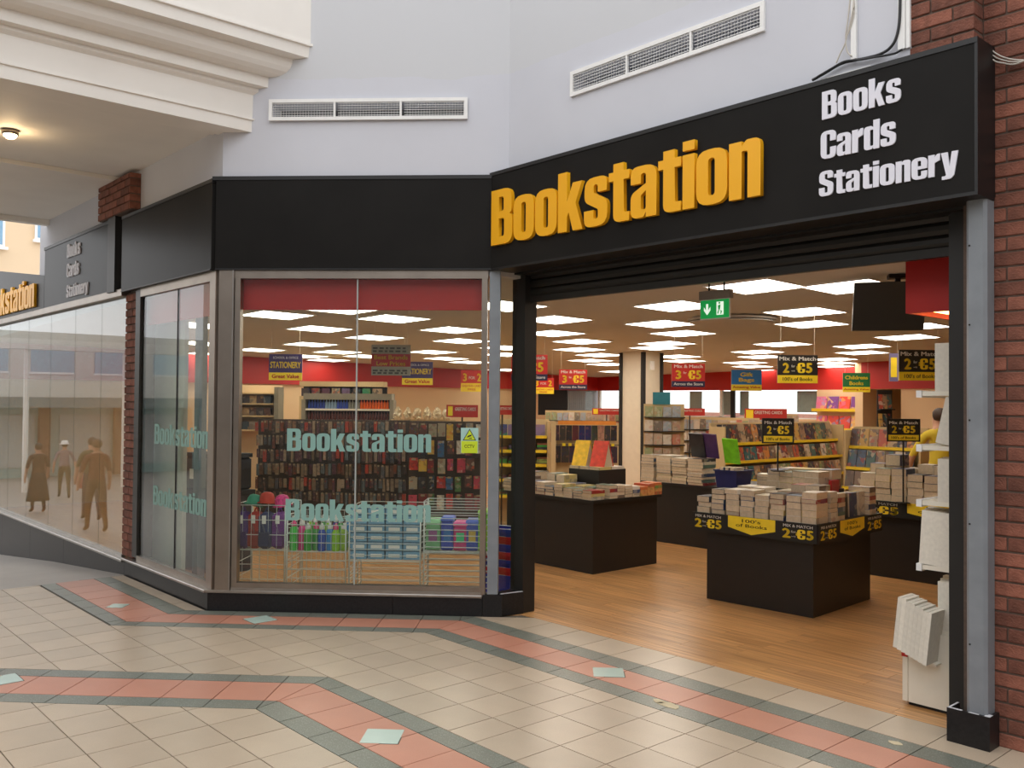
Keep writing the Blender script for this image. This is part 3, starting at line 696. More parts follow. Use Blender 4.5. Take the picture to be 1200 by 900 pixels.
brick_wall(pl_, -3.79, -3.49, 0.168, 2.73, -1.885, L_=0.145)
B('mortar', -4.42, -3.50, -1.95, -1.86, 3.51, 3.86, M_mortar, pl_)
brick_wall(pl_, -4.425, -3.495, 3.515, 3.86, -1.965, depth=0.10)
w4 = empty('window_4', (0, 0, 0), 0, 'long frameless shop window beside the ramp', 'window', kind='structure')
xs = [-10.2, -9.3, -8.35, -7.4, -6.4, -5.45, -4.55, -3.79]
for a, b in zip(xs, xs[1:]): B('pane', a+0.003, b-0.003, -1.874, -1.866, 0.16, 2.70, M_glass2, w4)
B('head_rail', -10.2, -3.79, -1.93, -1.84, 2.70, 2.775, M_steel, w4, 0.006)
B('frame', -10.2, -3.79, -1.89, -1.85, 0.13, 0.165, M_sill, w4)
b3 = empty('baseboard_left', (0, 0, 0), 0, 'black plinth and bright steel sill above the ramp', 'plinth', kind='structure')
for a, b in ((-10.2, -8.4), (-8.396, -7.0), (-6.996, -5.6), (-5.596, -3.624)): B('granite_slab', a, b, -1.915, -1.80, -0.72, 0.118, M_granite, b3)
B('sill', -10.2, -3.622, -1.95, -1.84, 0.12, 0.146, M_sill, b3, 0.004)


# ---------------------------------------------------------------- shop shell
cv = []; OUT = [(-10.3, -1.84), (-1.66, -1.84), (-0.06, -0.24), (-0.06, 0.06), (4.1, 0.06), (4.1, 11.95), (-10.3, 11.95)]
n = len(OUT); v = [(x, y, ceil_z(x, y)) for x, y in OUT]+[(x, y, ceil_z(x, y)+0.12) for x, y in OUT]
f = [tuple(reversed(range(n))), tuple(range(n, 2*n))]+[(i, (i+1) % n, n+(i+1) % n, n+i) for i in range(n)]
tag(link('ceiling', mesh('ceiling', v, f, M_ceil)), 'plain low ceiling of the bookshop with square light panels', 'ceiling', kind='structure')
tag(prism('roof', [(-10.4, -1.80), (-1.66, -1.80), (-0.02, -0.15), (4.1, -0.05), (4.1, 12), (-10.4, 12)], 2.86, 3.0, M_dark), 'flat roof slab over the shop', 'roof', kind='structure')
wl = empty('wall_left', (0, 0, 0), 0, 'cream left wall of the shop with red band', 'wall', kind='structure')
B('wall_face', -10.35, -10.2, -1.85, 9.75, 0, 2.9, M_shopwall, wl); B('wall_face', -10.35, -10.2, 9.75, 11.8, 0, 1.38, M_shopwall, wl)
B('wall_face', -10.35, -10.2, 9.75, 11.8, 1.98, 2.9, M_shopwall, wl); B('black_panel', -10.35, -10.2, 9.75, 10.72, 1.38, 1.98, M_dark, wl)
B('red_band', -10.2, -10.12, -1.8, 11.8, 1.98, 2.62, M_red, wl)
wb = empty('wall_back', (0, 0, 0), 0, 'back wall of the shop with red band over the windows', 'wall', kind='structure')
B('wall_face', -10.35, -2.75, 11.8, 11.95, 0, 1.38, M_shopwall, wb); B('wall_face', -10.35, -2.75, 11.8, 11.95, 1.98, 2.9, M_shopwall, wb)
B('wall_face', -4.13, -2.75, 11.8, 11.95, 1.38, 1.98, M_shopwall, wb)
B('red_band', -10.15, -2.75, 11.72, 11.8, 1.98, 2.6, M_red, wb)
B('wall_face', -2.04, 4.1, 10.9, 11.05, 0, 2.9, M_shopwall, wb); B('wall_face', -2.75, -2.04, 10.9, 11.05, 1.97, 2.9, M_shopwall, wb); B('red_band', -2.75, 4.0, 10.84, 10.9, 1.98, 2.6, M_red, wb)
B('wall_face', -2.9, -2.75, 10.9, 13.0, 0, 2.9, M_shopwall, wb); B('wall_face', -2.04, -1.9, 11.05, 13.0, 0, 2.9, M_shopwall, wb); B('wall_face', -2.9, -1.9, 13.0, 13.15, 0, 2.9, M_shopwall, wb); B('passage_ceiling', -2.9, -1.9, 11.05, 13.15, 2.2, 2.35, M_ceil, wb); B('passage_floor', -2.75, -2.04, 10.9, 13.0, -0.1, 0.0, M_wood, wb)
we = tag(B('wall_end', 4.0, 4.15, 0.0, 11.0, 0, 2.9, M_shopwall), 'cream right wall of the shop behind the white shelves', 'wall', kind='structure')
w5 = empty('window_5', (0, 0, 0), 0, 'bright back windows of the shop', 'window', kind='structure')
for a, b in ((-10.15, -8.66), (-8.60, -6.55), (-6.49, -4.19)): B('pane', a, b, 11.86, 11.868, 1.40, 1.96, M_glass, w5)
for x in (-10.18, -8.63, -6.52, -4.16): B('frame', x-0.03, x+0.03, 11.83, 11.9, 1.38, 1.98, M_whitep, w5)
B('frame', -10.2, -4.13, 11.83, 11.9, 1.375, 1.405, M_whitep, w5)
B('pane', -10.28, -10.272, 10.75, 11.8, 1.40, 1.96, M_glass, w5)
M_blind = mat('grey_blind', (150, 160, 164), 0.6)
for k in range(9): B('blind_slat', -10.24, -10.232, 10.78+k*0.07, 10.84+k*0.07, 1.42, 1.96, M_blind, w5)
for u0, u1, z0 in ((805, 819, 1.42), (844, 856, 1.44), (864, 874, 1.44), (931, 958, 1.52)):
    a, b = py(u0, 470, 11.8).x, py(u1, 470, 11.8).x
    B('blind', a, b, 11.90, 11.92, z0, 1.96, M_blind, w5)
B('window_post', py(857, 470, 11.75).x, py(861, 470, 11.75).x, 11.72, 11.78, 1.38, 1.98, M_dark, w5)
tag(boxes('garden_wall', [(-13, -3, 13.2, 13.4, 0, 1.47)], mat('pink_wall', (226, 176, 176), 0.8)), 'low pink wall outside the back windows', 'wall')
tag(boxes('pavement', [(-30, 12, 12.0, 40, -0.1, 0.0)], mat('outdoor_paving', (170, 166, 160), 0.8)), 'pale paving behind the shop', 'ground', kind='structure')

# square light panels in the ceiling
LIGHTS = [(886,335),(998,335),(793,358),(943,365),(951,379),(650,374),(775,379),(800,390),(648,390),(681.8,399.6),(679,409),(703,415.5),(692,422),(712,426.5),(724,435),(781,402),(770,407),(793,417.3),(801,422.5),(917,402.7),(888,411.8),(893,417.6),(873,424.5),(882,429),(898,434),(1010,405.3),(1010,412.7),(1063,394.5),(1072,382),(977,420.5),(978,425),(979,429),(592,358),(593,407),(593,415),(593,433),(324,368.5),(374.7,384.8),(364,403),(305,409.6),(396,412),(297,421.6),(385,421.6),(461,372.8),(530.7,386),(438.7,395),(541,399),(506.7,412),(522.7,419.7),(550.7,424),(400,361.6),(429,417),(358.7,417),(237.5,381),(238,402),(240,414.5)]
M_panel = mat_emit('led_panel', (255, 246, 230), PANEL_STRENGTH)
for (u, v) in LIGHTS:
    p = cl(u, v)
    zone = 'over the front book tables' if p.y < 3.4 and p.x > -2.2 else 'above the peg displays behind the angled window' if p.y < 4.2 else 'beside the cream column' if (Vector((p.x+4.2, p.y-6.4))).length < 2.3 else 'near the bright back windows' if p.y > 9 else 'above the magazine racks'
    t = empty('ceiling_light', (p.x, p.y, p.z), 0, 'square white ceiling light panel '+zone, 'ceiling light', 'ceiling light panels '+zone)
    t.rotation_euler = (math.atan(-0.025*FH.y), -math.atan(-0.025*FH.x), 0)
    k = 'lightframe'
    if k not in CACHE:
        o = 0.315; i = 0.30
        vv, ff = bm_boxes([(-o, o, -o, -i, -0.012, 0.0), (-o, o, i, o, -0.012, 0.0), (-o, -i, -i, i, -0.012, 0.0), (i, o, -i, i, -0.012, 0.0)])
        CACHE[k] = mesh('frame', vv, ff, M_whitep); CACHE['diffuser'] = mesh('diffuser', bverts(-i, i, -i, i, -0.009, -0.001), QF, M_panel)
    link('frame', CACHE[k], t); link('diffuser', CACHE['diffuser'], t)

# column with dark corner strips
cx0, cy0 = -3.98, 6.17; zc = ceil_z(cx0, cy0)
co = empty('column', (cx0-0.23, cy0+0.22, 0), 0, 'square cream column with dark corner strips inside the shop', 'column')
M_colm = mat('column_cream', (216, 206, 186), 0.6, var=0.03)
B('shaft', -0.23, 0.23, -0.22, 0.22, 0, zc-0.0, M_colm, co)
for sx in (-1, 1):
    for sy in (-1, 1): B('corner_strip', sx*0.23-0.028, sx*0.23+0.028, sy*0.22-0.028, sy*0.22+0.028, 0, zc-0.02, M_dark, co)
B('alarm_box', 0.232, 0.26, -0.06, 0.02, zc-0.30, zc-0.16, M_whitep, co)

# emergency exit sign hung from the ceiling
e0, e1 = Vector((1.36, 0.50)), Vector((1.56, 0.50))
ex = empty('exit_sign', (1.448, 0.50, 2.312), 0, 'green illuminated exit sign hanging from the shop ceiling', 'exit sign')
M_exit = mat_emit('exit_green', (20, 150, 70), 0.6); M_exw = mat_emit('exit_white', (225, 240, 225), 0.9)
B('housing', -0.11, 0.11, 0.0, 0.05, 0.135, 0.195, mat('grey_housing', (140, 132, 124), 0.5), ex)
B('plate', -0.108, 0.108, 0.012, 0.024, 0.0, 0.135, M_whitep, ex); B('green_face', -0.103, 0.103, 0.009, 0.012, 0.005, 0.13, M_exit, ex)
link('arrow', mesh('arrow', [(-0.062, .008, .105), (-0.046, .008, .105), (-0.046, .008, .06), (-0.03, .008, .085), (-0.03, .008, .06), (-0.054, .008, .028), (-0.078, .008, .06), (-0.078, .008, .085), (-0.062, .008, .06)], [(8, 7, 6, 5, 2, 1, 0)[::-1], (5, 4, 3, 2)], M_exw), ex)
B('door_symbol', 0.015, 0.065, 0.0075, 0.0085, 0.025, 0.115, M_exw, ex)
link('running_figure', mesh('running_figure', [(.03, .007, .10), (.042, .007, .10), (.042, .007, .112), (.03, .007, .112), (.025, .007, .09), (.045, .007, .095), (.04, .007, .06), (.028, .007, .06), (.04, .007, .06), (.055, .007, .05), (.05, .007, .03), (.043, .007, .03), (.045, .007, .047), (.028, .007, .06), (.02, .007, .035), (.028, .007, .032), (.036, .007, .058)], [(3, 2, 1, 0), (7, 6, 5, 4)[::-1], (8, 9, 10, 11, 12)[::-1], (13, 14, 15, 16)], M_exit), ex)
ex.scale = (1.2, 1, 1.06)
for x in (-0.05, 0.06): B('hanger', x-0.004, x+0.004, 0.02, 0.03, 0.195, ceil_z(1.45, 0.5)-2.318, M_dark, ex)

# round air diffuser on the ceiling
p = cl(858, 373.5)
ad = empty('ceiling_diffuser', (p.x, p.y, p.z), 0, 'large round air diffuser plate on the shop ceiling', 'diffuser')
v, f = lathe_geo([(0.01, -0.05), (0.40, -0.05), (0.46, -0.045), (0.46, -0.035)], 28); link('plate', mesh('plate', v, f, M_ceil), ad)
v, f = lathe_geo([(0.01, -0.026), (0.48, -0.024), (0.485, 0.0)], 28); link('dark_gap', mesh('dark_gap', v, f, M_ceil), ad)

# television on a ceiling arm
tv = empty('television', (2.10, 1.85, 2.275), R(34), 'black flat television hanging on an arm from the ceiling', 'television')
v = bverts(-0.245, 0.245, -0.02, 0.03, 0, 0.36); v = [(x*1.06, y-0.16*(z/0.36-0.5), z) for x, y, z in v]
link('screen', mesh('screen', v, QF, mat('black_plastic', (24, 23, 22), 0.35)), tv)
B('arm', 0.05, 0.09, 0.02, 0.05, 0.20, 0.42, M_dark, tv); B('ceiling_plate', 0.0, 0.14, -0.02, 0.09, 0.40, 0.43, M_dark, tv)

# ---------------------------------------------------------------- hanging signs
M_prblk = mat('black_print', (28, 26, 24), 0.45); M_prw = mat('white_print', (235, 232, 225), 0.5); M_pry = mat('yellow_print', (240, 208, 40), 0.5)
M_prred = mat('red_print', (190, 34, 28), 0.45); M_prblu = mat('blue_print', (30, 110, 176), 0.45); M_prpur = mat('purple_print', (52, 36, 92), 0.45); M_prgrn = mat('green_print', (34, 110, 60), 0.45)
M_prnavy = mat('navy_print', (40, 32, 70), 0.45); M_back = mat('sign_board_edge', (206, 198, 180), 0.6)
def euro5(t, x, z, w, h, y, m, par=None):
    """euro sign cut from heavy shapes, then the figure five"""
    p_ = par or t; cw = w*0.50
    link('lettering', glyph_mesh('C', cw/0.58, h, 0.0006, m), p_, (x-w/2+cw*0.10, y, z))
    for q in (0.36, 0.54): B('lettering', x-w/2-cw*0.06, x-w/2+cw*0.62, y-0.0006, y+0.0004, z+h*q, z+h*(q+0.10), m, p_)
    text('5', x+w*0.27, z, w*0.40, h, y, m, p_, 0.05)
def deal(t, x, z, s, m_head, m_num, num='2', caps=False, y=-0.0062):
    """the price block: heading, big figure, small 'for', euro price"""
    text('MIX & MATCH' if caps else 'Mix & Match', x, z+s*0.74, s*1.45, s*0.20, y, m_head, t, 0.03)
    text(num, x-s*0.52, z, s*0.42, s*0.62, y, m_num, t, 0.05); text('for', x-s*0.17, z+s*0.36, s*0.20, s*0.17, y, m_num, t, 0.02)
    text('only', x-s*0.17, z+s*0.10, s*0.20, s*0.10, y, m_head, t, 0.01)
    euro5(t, x+s*0.38, z, s*0.80, s*0.62, y, m_num)
def hang(u0, v0, u1, v1, label, build, w=0.42, hang_=True, rz=48.3, group=None, name='hanging_sign', cat='sign'):
    dep = w*FPX/(u1-u0); c = at((u0+u1)/2, v1, dep); h = (v1-v0)*dep/FPX
    t = empty(name, (c.x, c.y, c.z), R(rz), label, cat, group)
    build(t, w, h)
    if hang_:
        top = ceil_z(c.x, c.y)-c.z
        for s in (-1, 1): tubes('cord', [[(s*w*0.42, 0, h), (s*w*0.42, 0, top)]], 0.0015, M_back, t, seg=4)
    return t
def b_mix2(t, w, h):
    B('board', -w/2, w/2, -0.003, 0.006, 0, h, M_back, t); B('black_field', -w/2, w/2, -0.005, -0.003, h*0.28, h, M_prblk, t); B('yellow_field', -w/2, w/2, -0.005, -0.003, 0, h*0.28, M_pry, t)
    text('Mix & Match', 0, h*0.80, w*0.92, h*0.14, -0.0056, M_prw, t, 0.03)
    text('2', -w*0.29, h*0.36, w*0.17, h*0.36, -0.0056, M_pry, t, 0.05); text('for', -w*0.11, h*0.56, w*0.09, h*0.09, -0.0056, M_prw, t, 0.02)
    text('only', -w*0.11, h*0.40, w*0.09, h*0.06, -0.0056, M_prw, t, 0.01); euro5(t, w*0.18, h*0.36, w*0.40, h*0.36, -0.0056, M_pry)
    text("100's of Books", 0, h*0.08, w*0.74, h*0.13, -0.0056, M_prblk, t, 0.02)
def b_mix3(t, w, h):
    B('board', -w/2, w/2, -0.003, 0.006, 0, h, M_back, t); B('red_field', -w/2, w/2, -0.005, -0.003, h*0.25, h, M_prred, t); B('navy_field', -w/2, w/2, -0.005, -0.003, 0, h*0.25, M_prnavy, t)
    text('Mix & Match', 0, h*0.81, w*0.86, h*0.14, -0.0056, M_prw, t, 0.03)
    text('3', -w*0.30, h*0.33, w*0.17, h*0.38, -0.0056, M_pry, t, 0.05); text('for', -w*0.10, h*0.56, w*0.10, h*0.10, -0.0056, M_prw, t, 0.02); euro5(t, w*0.20, h*0.33, w*0.40, h*0.38, -0.0056, M_pry)
    text('Across the Store', 0, h*0.07, w*0.88, h*0.12, -0.0056, M_prw, t, 0.03)
def b_stat(t, w, h):
    B('board', -w/2, w/2, -0.003, 0.006, 0, h, M_back, t); B('purple_field', -w/2, w/2, -0.005, -0.003, h*0.29, h, M_prpur, t); B('yellow_field', -w/2, w/2, -0.005, -0.003, 0, h*0.29, M_pry, t)
    text('SCHOOL & OFFICE', 0, h*0.82, w*0.76, h*0.09, -0.0056, M_prw, t, 0.01); text('STATIONERY', 0, h*0.46, w*0.92, h*0.25, -0.0056, M_pry, t, 0.03)
    text('Great Value', 0, h*0.07, w*0.82, h*0.16, -0.0056, M_prred, t, 0.04)
def b_gift(t, w, h):
    B('board', -w/2, w/2, -0.003, 0.006, 0, h, M_back, t); B('blue_field', -w/2, w/2, -0.005, -0.003, h*0.30, h, M_prblu, t); B('yellow_field', -w/2, w/2, -0.005, -0.003, 0, h*0.30, M_pry, t)
    text('Gift', 0, h*0.68, w*0.42, h*0.20, -0.0056, M_pry, t, 0.04); text('Bags', 0, h*0.38, w*0.52, h*0.24, -0.0056, M_pry, t, 0.04); text('Amazing Value', 0, h*0.09, w*0.92, h*0.14, -0.0056, M_prred, t, 0.03)
def b_child(t, w, h):
    B('board', -w/2, w/2, -0.003, 0.006, 0, h, M_back, t); B('green_field', -w/2, w/2, -0.005, -0.003, h*0.27, h, M_prgrn, t); B('yellow_field', -w/2, w/2, -0.005, -0.003, 0, h*0.27, M_pry, t)
    text('Childrens', 0, h*0.66, w*0.84, h*0.20, -0.0056, M_pry, t, 0.04); text('Books', 0, h*0.36, w*0.52, h*0.20, -0.0056, M_pry, t, 0.04); text('Amazing Value', 0, h*0.07, w*0.92, h*0.13, -0.0056, M_prred, t, 0.03)
def b_best(t, w, h):
    B('board', -w/2, w/2, -0.003, 0.006, 0, h, mat('grey_white_board', (172, 166, 150), 0.6), t); B('red_field', -w/2, w/2, -0.005, -0.003, h*0.29, h*0.70, M_prred, t)
    text('Best Brands', 0, h*0.52, w*0.86, h*0.14, -0.0056, M_pry, t, 0.03); text('Low Prices', 0, h*0.32, w*0.74, h*0.14, -0.0056, M_pry, t, 0.03)
    rs = random.Random(3); mk = []
    for z0 in (0.05, 0.13, 0.76, 0.86):
        x = -w*0.46
        while x < w*0.40:
            l = w*rs.uniform(0.05, 0.14); mk.append((x, x+l, -0.0045, -0.003, h*z0, h*(z0+0.055))); x += l+w*0.05
    boxes('brand_marks', mk, mat('faded_ink', (80, 76, 70), 0.6), t)
def b_32(t, w, h):
    B('board', -w/2, w/2, -0.003, 0.006, 0, h, M_back, t); B('red_field', -w/2, w/2, -0.005, -0.003, h*0.40, h, M_prred, t); B('yellow_field', -w/2, w/2, -0.005, -0.003, 0, h*0.40, M_pry, t)
    text('3', -w*0.32, h*0.48, w*0.18, h*0.38, -0.0056, M_pry, t, 0.05); text('FOR', 0, h*0.58, w*0.28, h*0.14, -0.0056, M_prw, t, 0.02); text('2', w*0.32, h*0.48, w*0.18, h*0.38, -0.0056, M_pry, t, 0.05)
    text('GREETING CARDS', 0, h*0.22, w*0.9, h*0.10, -0.0056, M_prred, t, 0.02); text('FREE', 0, h*0.06, w*0.35, h*0.10, -0.0056, M_prred, t, 0.02)
hang(911, 416, 958, 449, 'black and yellow hanging two for five euro sign over the book tables', b_mix2)
hang(1053, 410, 1103, 446, 'black and yellow hanging two for five euro sign beside the white shelves', b_mix2)
hang(787, 426, 826, 453.5, 'bright red hanging three for five euro sign to the right of the column', b_mix3)
hang(655, 433, 688, 456.5, 'small red hanging three for five euro sign further inside left of the column', b_mix3, 0.44)
hang(599, 415.5, 641.5, 446, 'red hanging three for five euro sign half behind the black door frame', b_mix3, 0.44)
hang(857, 433.5, 892.5, 458, 'blue and yellow hanging gift bags sign', b_gift)
hang(987.5, 437, 1019.5, 459.5, 'green and yellow hanging childrens books sign', b_child)
hang(624.5, 443, 649, 461.5, 'red and yellow hanging three for two sign behind the door frame', b_32, 0.34)
hang(540, 434, 566, 459, 'red and yellow hanging three for two sign behind the shop window', b_32, 0.36)
hang(315, 415, 354, 445.5, 'purple and yellow hanging stationery sign at the left of the shop window', b_stat)
hang(471, 424, 507, 451, 'purple and yellow hanging stationery sign behind the best brands sign', b_stat)
hang(435, 404, 481, 440, 'red and grey best brands low prices sign behind the shop window', b_best, 0.36)
def b_note(t, w, h):
    B('board', -w/2, w/2, -0.003, 0.006, 0, h, M_back, t); B('face', -w/2, w/2, -0.005, -0.003, 0, h, mat('violet_grey_print', (110, 100, 140), 0.5), t); B('yellow_field', -w*0.34, w*0.34, -0.007, -0.005, h*0.15, h*0.85, M_pry, t)
hang(1042, 414, 1052.5, 447, 'faded violet and yellow hanging sign seen edge on beside the white shelves', b_note, 0.11)

# ---------------------------------------------------------------- books and book tables
def book_mesh(w, d, h):
    k = ('book', w, d, h)
    if k not in CACHE:
        c = min(0.0025, h*0.12)
        vv, ff = bm_boxes([(-w/2+.003, w/2-.001, -d/2+.002, d/2-.002, c, h-c), (-w/2, w/2, -d/2, d/2, 0, c), (-w/2, w/2, -d/2, d/2, h-c, h), (-w/2, -w/2+.003, -d/2, d/2, c, h-c)])
        CACHE[k] = mesh('book', vv, ff, [M_page, M_cover], [0]*6+[1]*18)
    return CACHE[k]
def book(x, y, z, w, d, h, rz, label, group, tilt=None, name='paperback_book'):
    o = link(name, book_mesh(w, d, h), None, (x, y, z), rz, tilt)
    return tag(o, label, 'book', group)
def stack(x, y, z, hmax, w, d, label, group, rz=0.0, tmin=0.022, tmax=0.045, jig=0.006, m=None):
    """books piled flat, page edges outwards"""
    top = z
    while top < z+hmax-0.012:
        h = round(random.uniform(tmin, tmax), 3); ww = w; dd = d
        o = book(x+random.uniform(-jig, jig), y+random.uniform(-jig, jig), top, ww, dd, h, rz+R(random.choice((0, 180)))+random.uniform(-0.03, 0.03), label, group); top += h
        if m: o.data = box_mesh(ww, dd, h, m)
    o['label'] = 'topmost '+label; o['group'] = 'topmost '+group
    return top
def banner(t, x0, x1, z0, z1, y, rz, first):
    """shelf-edge banner: price block, yellow pennant, price block"""
    b = link('banner', mesh('banner', bverts(x0, x1, y, y+0.008, z0, z1), QF, M_prblk), t, (0, 0, 0), rz)
    w = x1-x0; h = z1-z0; cx = (x0+x1)/2; s = h*0.74
    a = 0.2 if first else 0.2
    for k in (-1, 1): 
        X = cx+k*w*0.36
        text('MIX & MATCH', X, z0+h*0.74, w*0.22, h*0.15, y-0.0012, M_prw, b, 0.03)
        text('2', X-w*0.085, z0+h*0.16, w*0.065, h*0.50, y-0.0012, M_pry, b, 0.05); text('for', X-w*0.032, z0+h*0.45, w*0.036, h*0.13, y-0.0012, M_prw, b, 0.01)
        text('only', X-w*0.032, z0+h*0.22, w*0.036, h*0.09, y-0.0012, M_prw, b, 0.01); euro5(b, X+w*0.055, z0+h*0.16, w*0.13, h*0.50, y-0.0012, M_pry)
    hw = w*0.19
    pts = [(cx-hw, z0+h*0.38), (cx, z0+h*0.06), (cx+hw, z0+h*0.38), (cx+hw, z1), (cx-hw, z1)]
    link('pennant', mesh('pennant', [(x, y-0.0008, z) for x, z in pts], [(0, 1, 2, 3, 4)], M_pry), b)
    text("100's", cx, z0+h*0.70, w*0.15, h*0.18, y-0.0016, M_prblk, b, 0.01); text('of Books', cx, z0+h*0.44, w*0.25, h*0.18, y-0.0016, M_prblk, b, 0.01)
    return b
def table(name, x0, x1, y0, y1, zt, label, rz=0.0, over=0.05):
    cx, cy = (x0+x1)/2, (y0+y1)/2; t = empty(name, (cx, cy, 0), rz, label, 'table'); a, b = (x1-x0)/2, (y1-y0)/2
    M_tab = mat('black_table_laminate', (30, 25, 22), 0.45, var=0.1)
    B('base', -a, a, -b, b, 0, zt-0.03, M_tab, t); B('top', -a-over, a+over, -b-over, b+over, zt-0.03, zt, M_tab, t)
    return t, a+over, b+over
def spot(t, lx, ly):
    c, s = math.cos(t.rotation_euler.z), math.sin(t.rotation_euler.z); return t.location.x+c*lx-s*ly, t.location.y+s*lx+c*ly

t1, A1, B1 = table('book_table', 0.585, 1.57, 1.60, 2.64, 0.75, 'black display table with price banners nearest the entrance', R(3), 0.07)
banner(t1, -A1-0.03, A1, 0.60, 0.752, -B1-0.010, 0, True)
banner(t1, -B1, B1, 0.60, 0.752, -A1-0.010, R(90), True)
L1, G1 = 'cream edged paperback piled along the long banner of the front table', 'paperbacks along the long banner'
hs = [0.12, 0.17, 0.19, 0.18, 0.19, 0.20, 0.21, 0.215]
for k in range(8):
    lx = -A1+0.075+k*(2*A1-0.15)/7; x, y = spot(t1, lx, -B1+0.105); stack(x, y, 0.75, hs[k]*0.9+0.03, 0.125, 0.19, L1, G1, t1.rotation_euler.z, 0.034, 0.056)
for k in range(6):
    ly = -B1+0.30+k*0.145; x, y = spot(t1, A1-0.105, ly)
    if k in (2, 3, 4): continue
    stack(x, y, 0.75, 0.235-0.005*k, 0.19, 0.125, 'cream edged paperback piled along the short banner of the front table', 'paperbacks along the short banner', t1.rotation_euler.z, 0.03, 0.05)
for k, (ly, hh) in enumerate(((0.02, 0.21), (0.31, 0.20), (0.42, 0.19))):   # books standing on the right-hand edge
    x, y = spot(t1, A1-0.09, -B1+0.575+k*0.17)
    book(x, y, 0.85, 0.20, 0.135, 0.035, 0, 'upright paperback showing its cover at the right edge of the banner table', 'upright paperbacks on the banner table', (0, R(88), t1.rotation_euler.z))
    book(x-0.05, y, 0.85, 0.20, 0.135, 0.035, 0, 'upright paperback showing its cover at the right edge of the banner table', 'upright paperbacks on the banner table', (0, R(88), t1.rotation_euler.z))
for k in range(7):   # second ring of piles
    lx = -A1+0.22+k*0.125; x, y = spot(t1, lx, -B1+0.31); stack(x, y, 0.75, 0.17+0.012*k, 0.125, 0.19, 'cream edged paperback in the second row of the front banner table', 'paperbacks in the second row', t1.rotation_euler.z, 0.06, 0.085)
rb = tag(B('display_riser', 0.86, 1.36, 2.10, 2.56, 0.75, 0.955, mat('black_riser', (28, 25, 23), 0.5), rz=R(3)), 'black box riser under the upper pile of paperbacks', 'riser')
for k in range(4):
    for j in range(2):
        stack(0.925+k*0.125, 2.20+j*0.21, 0.955, 0.155+(0.02 if j else 0), 0.125, 0.19, 'cream edged paperback in the raised pile on the front banner table', 'paperbacks on the black riser', R(3), 0.04 if not j else 0.08, 0.06 if not j else 0.09)
book(1.39, 2.29, 0.945, 0.20, 0.13, 0.03, 0, 'red paperback standing against the raised pile', None, (0, R(90), R(3))).data = mesh('book', bverts(-0.10, 0.10, -0.065, 0.065, 0, 0.03), QF, mat('crimson_cover', (170, 34, 36), 0.4))
def table_sign(x, y, z0, z1, w, h, label):
    t = empty('table_sign', (x, y, z0), R(46), label, 'sign'); B('foot', -0.05, 0.05, -0.05, 0.05, 0, 0.008, M_dark, t); B('pole', -0.006, 0.006, -0.006, 0.006, 0, z1-z0, M_dark, t)
    g = 0.012
    boxes('frame', [(-w/2-g, w/2+g, -0.012, 0.004, z1-z0-g, z1-z0), (-w/2-g, w/2+g, -0.012, 0.004, z1-z0+h, z1-z0+h+g), (-w/2-g, -w/2, -0.012, 0.004, z1-z0, z1-z0+h), (w/2, w/2+g, -0.012, 0.004, z1-z0, z1-z0+h)], M_dark, t)
    t2 = t; zb = z1-z0
    B('black_field', -w/2, w/2, -0.006, 0.0, zb+h*0.27, zb+h, M_prblk, t); B('yellow_field', -w/2, w/2, -0.006, 0, zb, zb+h*0.27, M_pry, t)
    text('Mix & Match', 0, zb+h*0.80, w*0.94, h*0.14, -0.0068, M_prw, t, 0.03); text('2', -w*0.30, zb+h*0.36, w*0.17, h*0.36, -0.0068, M_pry, t, 0.05); text('for', -w*0.11, zb+h*0.54, w*0.09, h*0.09, -0.0068, M_prw, t, 0.02)
    euro5(t, w*0.19, zb+h*0.36, w*0.42, h*0.36, -0.0068, M_pry); text("100's of Books", 0, zb+h*0.07, w*0.8, h*0.13, -0.0068, M_prblk, t, 0.02)
p = at(911.5, 518, 7.9); table_sign(p.x, p.y, 1.11, p.z, 0.25, 0.195, 'framed two for five euro sign on a pole above the front table')
t4, A4, B4 = table('book_table', 0.95, 2.45, 3.75, 4.75, 0.75, 'black display table with price banner behind the white shelves', 0, 0.05)
banner(t4, -A4, A4, 0.60, 0.752, -B4-0.010, 0, True)
L4, G4 = 'cream edged paperback piled on the rear banner table', 'paperbacks piled on the rear banner table'
for k in range(9):
    stack(0.985+k*0.16, 3.80, 0.75, 0.25+random.uniform(-.02, .03), 0.15, 0.19, L4, G4, 0, 0.055, 0.08)
    stack(0.985+k*0.16, 4.02, 0.75, 0.33+random.uniform(-.02, .03), 0.15, 0.19, 'cream edged paperback in the taller second row of the rear banner table', 'paperbacks in the taller second row', 0, 0.10, 0.13)
p = at(1058.5, 516, 8.75); table_sign(p.x, p.y, 0.75, p.z, 0.29, 0.195, 'framed two for five euro sign on a pole above the rear table')
t2, A2, B2 = table('book_table', -2.05, -0.765, 1.60, 2.58, 0.73, 'plain black display table left of the banner table', 0, 0.035)
L2, G2 = 'pale paperback in the low piles on the plain black table', 'paperbacks on the plain black table'
for k in range(10): stack(-2.02+k*0.133, 1.665, 0.73, 0.085+(0.05 if k < 5 else 0)+random.uniform(-.01, .02), 0.125, 0.19, L2, G2, 0, 0.025, 0.038)
M_strp = mat_palette('striped_spines', [(200, 110, 60), (110, 140, 70), (206, 150, 90), (180, 90, 60)], 0.5, blotch=0.4, scale=30)
for k in range(7):
    e_ = k > 3
    stack(-0.83, 1.86+k*0.118, 0.73, 0.10+random.uniform(-.01, .02), 0.19, 0.112, 'orange and green striped paperback at the far end of the plain black table' if e_ else 'pale paperback piled along the short side of the plain black table', 'striped paperbacks' if e_ else 'pale paperbacks along the short side', 0, 0.025, 0.038, 0.004, M_strp if e_ else None)
